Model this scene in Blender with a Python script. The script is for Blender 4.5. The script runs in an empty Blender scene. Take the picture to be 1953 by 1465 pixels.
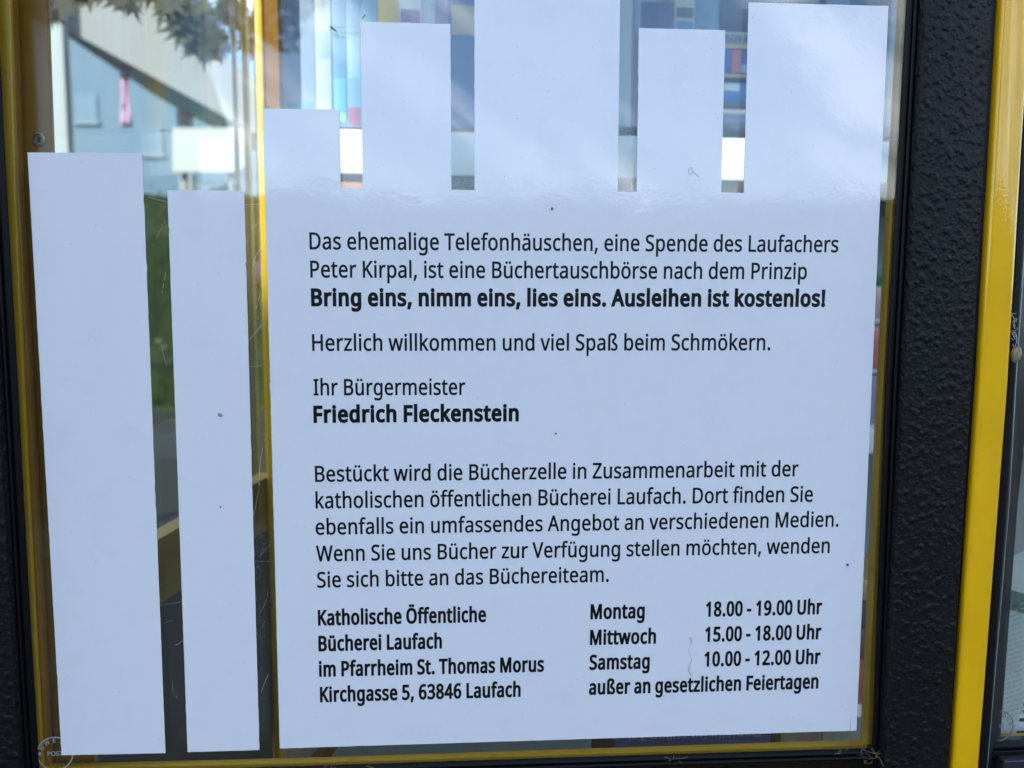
import bpy, bmesh, math, random
from mathutils import Vector, Matrix, noise
from mathutils.geometry import tessellate_polygon
random.seed(7)
R = math.radians
sc = bpy.context.scene
COL = sc.collection

# ------------------------------------------------------------------ camera
F = 1600.0; CX, CY = 976.5, 732.5; D = 0.62; EYE = 1.5
yaw, pit, rol = R(3.74711728), R(-5.80596733), R(-0.17671913)
Ry = Matrix(((math.cos(yaw), 0, math.sin(yaw)), (0, 1, 0), (-math.sin(yaw), 0, math.cos(yaw))))
Rx = Matrix(((1, 0, 0), (0, math.cos(pit), -math.sin(pit)), (0, math.sin(pit), math.cos(pit))))
Rz = Matrix(((math.cos(rol), -math.sin(rol), 0), (math.sin(rol), math.cos(rol), 0), (0, 0, 1)))
RC = Ry @ Rx @ Rz            # camera frame (right, down, forward) -> booth frame (right, down, into the booth)
def ray(px, py):
    d = RC @ Vector((px - CX, py - CY, F))
    return Vector((d.x, d.z, -d.y))
CAM = Vector((0, -D, EYE))
def at(px, py, Y=0.0):
    d = ray(px, py)
    return CAM + d * ((Y + D) / d.y)
def on_plane(px, py, p0, n):
    d = ray(px, py)
    return CAM + d * ((p0 - CAM).dot(n) / d.dot(n))
cam = bpy.data.cameras.new('camera'); co = bpy.data.objects.new('camera', cam); COL.objects.link(co)
cam.sensor_width = 36; cam.lens = F / 1953 * 36; cam.clip_start = 0.01; cam.clip_end = 3000
right = RC @ Vector((1, 0, 0)); down = RC @ Vector((0, 1, 0)); fwd = RC @ Vector((0, 0, 1))
conv = lambda v: Vector((v.x, v.z, -v.y))
r_, u_, b_ = conv(right), -conv(down), -conv(fwd)
M3 = Matrix((r_, u_, b_)).transposed()
co.matrix_world = Matrix.Translation(CAM) @ M3.to_4x4()
cam.dof.use_dof = True; cam.dof.focus_distance = D * 1.0 / abs(fwd.z); cam.dof.aperture_fstop = 6.0
sc.camera = co

# ------------------------------------------------------------------ sky, sun, exposure
SUN_EL, SUN_AZ = 38.0, -148.0    # azimuth measured from +Y towards +X : the sun stands behind the viewer, to the left
w = bpy.data.worlds.new("World"); sc.world = w; w.use_nodes = True
nt = w.node_tree; N = nt.nodes; Lk = nt.links
bg = N['Background']
sky = N.new('ShaderNodeTexSky'); sky.sky_type = 'NISHITA'; sky.sun_disc = False
sky.sun_elevation = R(SUN_EL); sky.sun_rotation = R(SUN_AZ); sky.altitude = 200
sky.dust_density = .5; sky.ozone_density = 4
tc = N.new('ShaderNodeTexCoord'); mp = N.new('ShaderNodeMapping')
mp.vector_type = 'TEXTURE'; mp.inputs['Rotation'].default_value = (R(8), R(38), 0); mp.inputs['Location'].default_value = (3.3, .7, 2.0); mp.inputs['Scale'].default_value = (1.0, .5, .13)
nz = N.new('ShaderNodeTexNoise'); nz.inputs['Scale'].default_value = 1.5; nz.inputs['Detail'].default_value = 7; nz.inputs['Roughness'].default_value = .55
rp = N.new('ShaderNodeValToRGB'); rp.color_ramp.elements[0].position = .50; rp.color_ramp.elements[1].position = .70
rp.color_ramp.elements[1].color = (1, 1, 1, 1)
mx = N.new('ShaderNodeMixRGB'); mx.inputs['Color2'].default_value = (20, 21, 23.5, 1)
Lk.new(tc.outputs['Generated'], mp.inputs['Vector']); Lk.new(mp.outputs[0], nz.inputs['Vector'])
Lk.new(nz.outputs['Fac'], rp.inputs['Fac']); Lk.new(rp.outputs['Color'], mx.inputs['Fac'])
Lk.new(sky.outputs[0], mx.inputs['Color1']); Lk.new(mx.outputs[0], bg.inputs['Color'])
bg.inputs['Strength'].default_value = 0.15
sl = bpy.data.lights.new('sun', 'SUN'); sl.energy = 4.0; sl.angle = R(.53); sl.color = (1, .95, .86)
so = bpy.data.objects.new('sun', sl); COL.objects.link(so)
SUN = Vector((math.sin(R(SUN_AZ)) * math.cos(R(SUN_EL)), math.cos(R(SUN_AZ)) * math.cos(R(SUN_EL)), math.sin(R(SUN_EL))))
so.rotation_euler = SUN.to_track_quat('Z', 'Y').to_euler(); so.location = SUN * 30
sc.view_settings.view_transform = 'Standard'; sc.view_settings.look = 'None'; sc.view_settings.gamma = 1
sc.view_settings.exposure = 1.25
sc.cycles.use_denoising = True; sc.cycles.max_bounces = 14; sc.cycles.transparent_max_bounces = 24
sc.cycles.caustics_reflective = False; sc.cycles.caustics_refractive = False

# ------------------------------------------------------------------ materials
MATS = {}
def mat(name, col, rough=.5, metal=0, coat=0, coat_rough=.05, spec=.5, bumps=(), mottle=None, trans=0):
    """bumps: (kind, scale, strength, distance); mottle: (colour2, scale, lo, hi)"""
    if name in MATS: return MATS[name]
    m = bpy.data.materials.new(name); m.use_nodes = True; t = m.node_tree; n = t.nodes; b = n['Principled BSDF']
    b.inputs['Base Color'].default_value = (*col, 1); b.inputs['Roughness'].default_value = rough
    b.inputs['Metallic'].default_value = metal; b.inputs['Specular IOR Level'].default_value = spec
    b.inputs['Coat Weight'].default_value = coat; b.inputs['Coat Roughness'].default_value = coat_rough
    tcn = n.new('ShaderNodeTexCoord'); prev = None
    for kind, s, st, dist in bumps:
        if kind == 'noise':
            x = n.new('ShaderNodeTexNoise'); x.inputs['Scale'].default_value = s; x.inputs['Detail'].default_value = 3; out = x.outputs['Fac']
        elif kind == 'blob':
            x = n.new('ShaderNodeTexVoronoi'); x.feature = 'SMOOTH_F1'; x.inputs['Scale'].default_value = s; x.inputs['Randomness'].default_value = 1
            rr = n.new('ShaderNodeValToRGB'); rr.color_ramp.elements[0].position = .0; rr.color_ramp.elements[0].color = (1, 1, 1, 1)
            rr.color_ramp.elements[1].position = .45; rr.color_ramp.elements[1].color = (0, 0, 0, 1)
            t.links.new(x.outputs['Distance'], rr.inputs['Fac']); out = rr.outputs['Color']
        t.links.new(tcn.outputs['Object'], x.inputs['Vector'])
        bp = n.new('ShaderNodeBump'); bp.inputs['Strength'].default_value = st; bp.inputs['Distance'].default_value = dist
        t.links.new(out, bp.inputs['Height'])
        if prev: t.links.new(prev.outputs[0], bp.inputs['Normal'])
        prev = bp
    if prev:
        t.links.new(prev.outputs[0], b.inputs['Normal'])
        if coat: t.links.new(prev.outputs[0], b.inputs['Coat Normal'])
    if mottle:
        c2, s, lo, hi = mottle
        x = n.new('ShaderNodeTexNoise'); x.inputs['Scale'].default_value = s; x.inputs['Detail'].default_value = 8; x.inputs['Roughness'].default_value = .62
        rr = n.new('ShaderNodeValToRGB'); rr.color_ramp.elements[0].position = lo; rr.color_ramp.elements[1].position = hi
        rr.color_ramp.elements[0].color = (*col, 1); rr.color_ramp.elements[1].color = (*c2, 1)
        t.links.new(tcn.outputs['Object'], x.inputs['Vector']); t.links.new(x.outputs['Fac'], rr.inputs['Fac']); t.links.new(rr.outputs['Color'], b.inputs['Base Color'])
    MATS[name] = m; return m

def glass_mat(name, ior=1.62, dust=.02, tint=(.93, .965, .96), spots=True, thru=False):
    m = bpy.data.materials.new(name); m.use_nodes = True; t = m.node_tree; n = t.nodes; n.clear()
    out = n.new('ShaderNodeOutputMaterial'); tr = n.new('ShaderNodeBsdfTransparent'); tr.inputs[0].default_value = (*tint, 1)
    gl = n.new('ShaderNodeBsdfGlossy'); gl.inputs['Roughness'].default_value = .012; gl.inputs['Color'].default_value = (1, 1, 1, 1)
    fr = n.new('ShaderNodeFresnel'); fr.inputs['IOR'].default_value = ior
    # the pane is a slab: on its far face the air lies outside, so the ratio is not inverted for these straight rays
    lw = n.new('ShaderNodeLayerWeight'); lw.inputs['Blend'].default_value = .5
    f0 = ((ior - 1) / (ior + 1)) ** 2
    pw = n.new('ShaderNodeMath'); pw.operation = 'POWER'; t.links.new(lw.outputs['Facing'], pw.inputs[0]); pw.inputs[1].default_value = 5
    ml = n.new('ShaderNodeMath'); ml.operation = 'MULTIPLY_ADD'; t.links.new(pw.outputs[0], ml.inputs[0]); ml.inputs[1].default_value = 1 - f0; ml.inputs[2].default_value = f0
    n.remove(fr)
    mi = n.new('ShaderNodeMixShader'); t.links.new(ml.outputs[0], mi.inputs[0]); t.links.new(tr.outputs[0], mi.inputs[1]); t.links.new(gl.outputs[0], mi.inputs[2])
    df = n.new('ShaderNodeBsdfDiffuse'); df.inputs['Color'].default_value = (.62, .6, .55, 1)
    dsh = df.outputs[0]
    if thru:    # a dust film also lets light through to its other side
        tl = n.new('ShaderNodeBsdfTranslucent'); tl.inputs['Color'].default_value = (.62, .6, .57, 1); mt = n.new('ShaderNodeMixShader'); mt.inputs[0].default_value = .5
        t.links.new(df.outputs[0], mt.inputs[1]); t.links.new(tl.outputs[0], mt.inputs[2]); dsh = mt.outputs[0]
    tcn = n.new('ShaderNodeTexCoord')
    a = n.new('ShaderNodeTexNoise'); a.inputs['Scale'].default_value = 9; a.inputs['Detail'].default_value = 9; a.inputs['Roughness'].default_value = .7
    ra = n.new('ShaderNodeMapRange'); ra.inputs['From Min'].default_value = .35; ra.inputs['From Max'].default_value = .8; ra.inputs['To Min'].default_value = dust * .6; ra.inputs['To Max'].default_value = dust * 3.0
    t.links.new(tcn.outputs['Object'], a.inputs['Vector']); t.links.new(a.outputs['Fac'], ra.inputs['Value'])
    fac = ra.outputs[0]
    if spots:
        v = n.new('ShaderNodeTexVoronoi'); v.inputs['Scale'].default_value = 62; v.feature = 'F1'
        nzz = n.new('ShaderNodeTexNoise'); nzz.inputs['Scale'].default_value = 160
        ad = n.new('ShaderNodeMath'); ad.operation = 'MULTIPLY_ADD'; ad.inputs[1].default_value = .12
        t.links.new(tcn.outputs['Object'], v.inputs['Vector']); t.links.new(tcn.outputs['Object'], nzz.inputs['Vector'])
        t.links.new(nzz.outputs['Fac'], ad.inputs[0]); t.links.new(v.outputs['Distance'], ad.inputs[2])
        r1 = n.new('ShaderNodeValToRGB'); cr = r1.color_ramp
        cr.elements[0].position = .12; cr.elements[0].color = (.35, .35, .35, 1)
        e = cr.elements.new(.2); e.color = (1, 1, 1, 1)
        cr.elements[-1].position = .235; cr.elements[-1].color = (0, 0, 0, 1)
        t.links.new(ad.outputs[0], r1.inputs['Fac'])
        sep = n.new('ShaderNodeSeparateColor'); t.links.new(v.outputs['Color'], sep.inputs[0])
        gt = n.new('ShaderNodeMath'); gt.operation = 'GREATER_THAN'; gt.inputs[1].default_value = .8; t.links.new(sep.outputs[0], gt.inputs[0])
        m2 = n.new('ShaderNodeMath'); m2.operation = 'MULTIPLY'; t.links.new(r1.outputs[0], m2.inputs[0]); t.links.new(gt.outputs[0], m2.inputs[1])
        m3 = n.new('ShaderNodeMath'); m3.operation = 'MULTIPLY_ADD'; m3.inputs[1].default_value = .05; t.links.new(m2.outputs[0], m3.inputs[0]); t.links.new(fac, m3.inputs[2])
        fac = m3.outputs[0]
    m4 = n.new('ShaderNodeMixShader'); t.links.new(fac, m4.inputs[0]); t.links.new(mi.outputs[0], m4.inputs[1]); t.links.new(dsh, m4.inputs[2])
    t.links.new(m4.outputs[0], out.inputs[0]); return m

YEL = mat('yellow_enamel', (.90, .49, .001), .4, spec=.2, coat=.9, coat_rough=.05, bumps=(('noise', 260, .12, .0006), ('noise', 14, .15, .001)), mottle=((.80, .42, .001), 18, .45, .8))
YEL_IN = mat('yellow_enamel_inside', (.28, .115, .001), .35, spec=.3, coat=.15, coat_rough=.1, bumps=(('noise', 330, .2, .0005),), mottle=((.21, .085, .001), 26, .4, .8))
YEL_DIRTY = mat('yellow_enamel_dusty', (.55, .295, .001), .4, bumps=(('noise', 600, .2, .0003),), mottle=((.22, .14, .01), 90, .55, .9))
BLK = mat('black_powder_coat', (.0065, .0068, .0070), .46, bumps=(('blob', 165, .78, .0013), ('blob', 370, .7, .0006), ('noise', 240, .35, .0006), ('noise', 700, .4, .0003)), mottle=((.009, .0095, .010), 20, .4, .8), spec=.2)
BLK_S = mat('black_smooth_metal', (.007, .007, .0075), .38, spec=.22, bumps=(('noise', 700, .25, .0002),), mottle=((.03, .029, .026), 120, .55, .9))
RUB = mat('black_rubber', (.0045, .0045, .005), .42, spec=.14, bumps=(('noise', 500, .3, .0003),), mottle=((.02, .019, .016), 220, .6, .9))
GREYM = mat('dark_grey_reveal', (.014, .014, .0145), .4, spec=.35, bumps=(('noise', 300, .15, .0004),))
WHITE_SHELF = mat('white_melamine', (.78, .77, .73), .45, mottle=((.70, .69, .64), 12, .4, .8))
VINYL = mat('white_vinyl', (.82, .82, .82), .3, spec=.3, coat=1.0, coat_rough=.03, bumps=(('noise', 330, .10, .0004), ('noise', 60, .05, .0011), ('noise', 7, .15, .006)), mottle=((.765, .765, .76), 40, .5, .9))
VINYL_EDGE = mat('dirty_vinyl_edge', (.17, .11, .07), .7)
VINYL_BACK = mat('vinyl_back', (.33, .33, .34), .6)
INK = mat('black_ink', (.004, .004, .0045), .35, spec=.25, coat=.1, coat_rough=.06, bumps=(('noise', 420, .07, .0004),))
ETCH = mat('etched_mark', (.30, .31, .29), .8); ETCH2 = mat('etched_mark_dark', (.16, .18, .17), .8)
GLASS = glass_mat('pane_glass', 1.56, .003)
GLASS2 = glass_mat('rear_glass', 1.5, .004, spots=False)
GLASS3 = glass_mat('dusty_side_glass', 1.22, .006, spots=False, thru=True)

# ------------------------------------------------------------------ object helpers
def new(name, verts, faces, m, parent=None, smooth=False, mats=None, idx=None):
    me = bpy.data.meshes.new(name); me.from_pydata([tuple(v) for v in verts], [], faces)
    for mm in (mats or [m]): me.materials.append(mm)
    if idx: me.polygons.foreach_set('material_index', idx)
    if smooth: me.polygons.foreach_set('use_smooth', [True] * len(me.polygons))
    me.update(); o = bpy.data.objects.new(name, me); COL.objects.link(o)
    if parent: o.parent = parent; o.matrix_parent_inverse = parent.matrix_world.inverted()
    return o
def tag(o, label=None, cat=None, group=None, kind=None):
    if label: o['label'] = label
    if cat: o['category'] = cat
    if group: o['group'] = group
    if kind: o['kind'] = kind
    return o
def empty(name, loc, label, cat, group=None):
    o = bpy.data.objects.new(name, None); COL.objects.link(o); o.location = loc; o.empty_display_size = .1
    bpy.context.view_layer.update()
    return tag(o, label, cat, group)
def bevel(o, wd, seg=2):
    b = o.modifiers.new('bevel', 'BEVEL'); b.width = wd; b.segments = seg; b.limit_method = 'ANGLE'; b.angle_limit = R(35)
    o.data.polygons.foreach_set('use_smooth', [True] * len(o.data.polygons)); return o
class MB:
    def __init__(s): s.v = []; s.f = []; s.mi = []
    def add(s, v, f, mi=0):
        n = len(s.v); s.v += [Vector(a) for a in v]; s.f += [tuple(i + n for i in g) for g in f]; s.mi += [mi] * len(f)
    def box(s, a, b, mi=0):
        x0, y0, z0 = a; x1, y1, z1 = b
        s.add([(x0, y0, z0), (x1, y0, z0), (x1, y1, z0), (x0, y1, z0), (x0, y0, z1), (x1, y0, z1), (x1, y1, z1), (x0, y1, z1)],
              [(0, 3, 2, 1), (4, 5, 6, 7), (0, 1, 5, 4), (1, 2, 6, 5), (2, 3, 7, 6), (3, 0, 4, 7)], mi)
    def prism(s, poly, vec, mi=0):
        n = len(poly); vec = Vector(vec); P = [Vector(p) for p in poly]
        tri = tessellate_polygon([P])
        s.add(P + [p + vec for p in P], [tuple(t) for t in tri] + [tuple(i + n for i in reversed(t)) for t in tri] +
              [(i, i + n, (i + 1) % n + n, (i + 1) % n) for i in range(n)], mi)
    def loft(s, rings, mi=0, cap=True):
        k = len(rings[0]); v = [p for r in rings for p in r]; f = []
        for j in range(len(rings) - 1):
            for i in range(k):
                f.append((j * k + i, j * k + (i + 1) % k, (j + 1) * k + (i + 1) % k, (j + 1) * k + i))
        if cap: f.append(tuple(reversed(range(k)))); f.append(tuple((len(rings) - 1) * k + i for i in range(k)))
        s.add(v, f, mi)
    def tube(s, pts, r, k=6, mi=0):
        rings = []
        for j, p in enumerate(pts):
            p = Vector(p); a = Vector(pts[max(0, j - 1)]); b = Vector(pts[min(len(pts) - 1, j + 1)]); t = (b - a).normalized()
            x = t.orthogonal().normalized(); y = t.cross(x); rr = r[j] if hasattr(r, '__len__') else r
            rings.append([p + (x * math.cos(2 * math.pi * i / k) + y * math.sin(2 * math.pi * i / k)) * rr for i in range(k)])
        s.loft(rings, mi)
    def build(s, name, m, parent=None, smooth=False, mats=None):
        o = new(name, s.v, s.f, m, parent, smooth, mats, s.mi if mats else None)
        bm = bmesh.new(); bm.from_mesh(o.data); bmesh.ops.recalc_face_normals(bm, faces=bm.faces); bm.to_mesh(o.data); bm.free()
        return o

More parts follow.
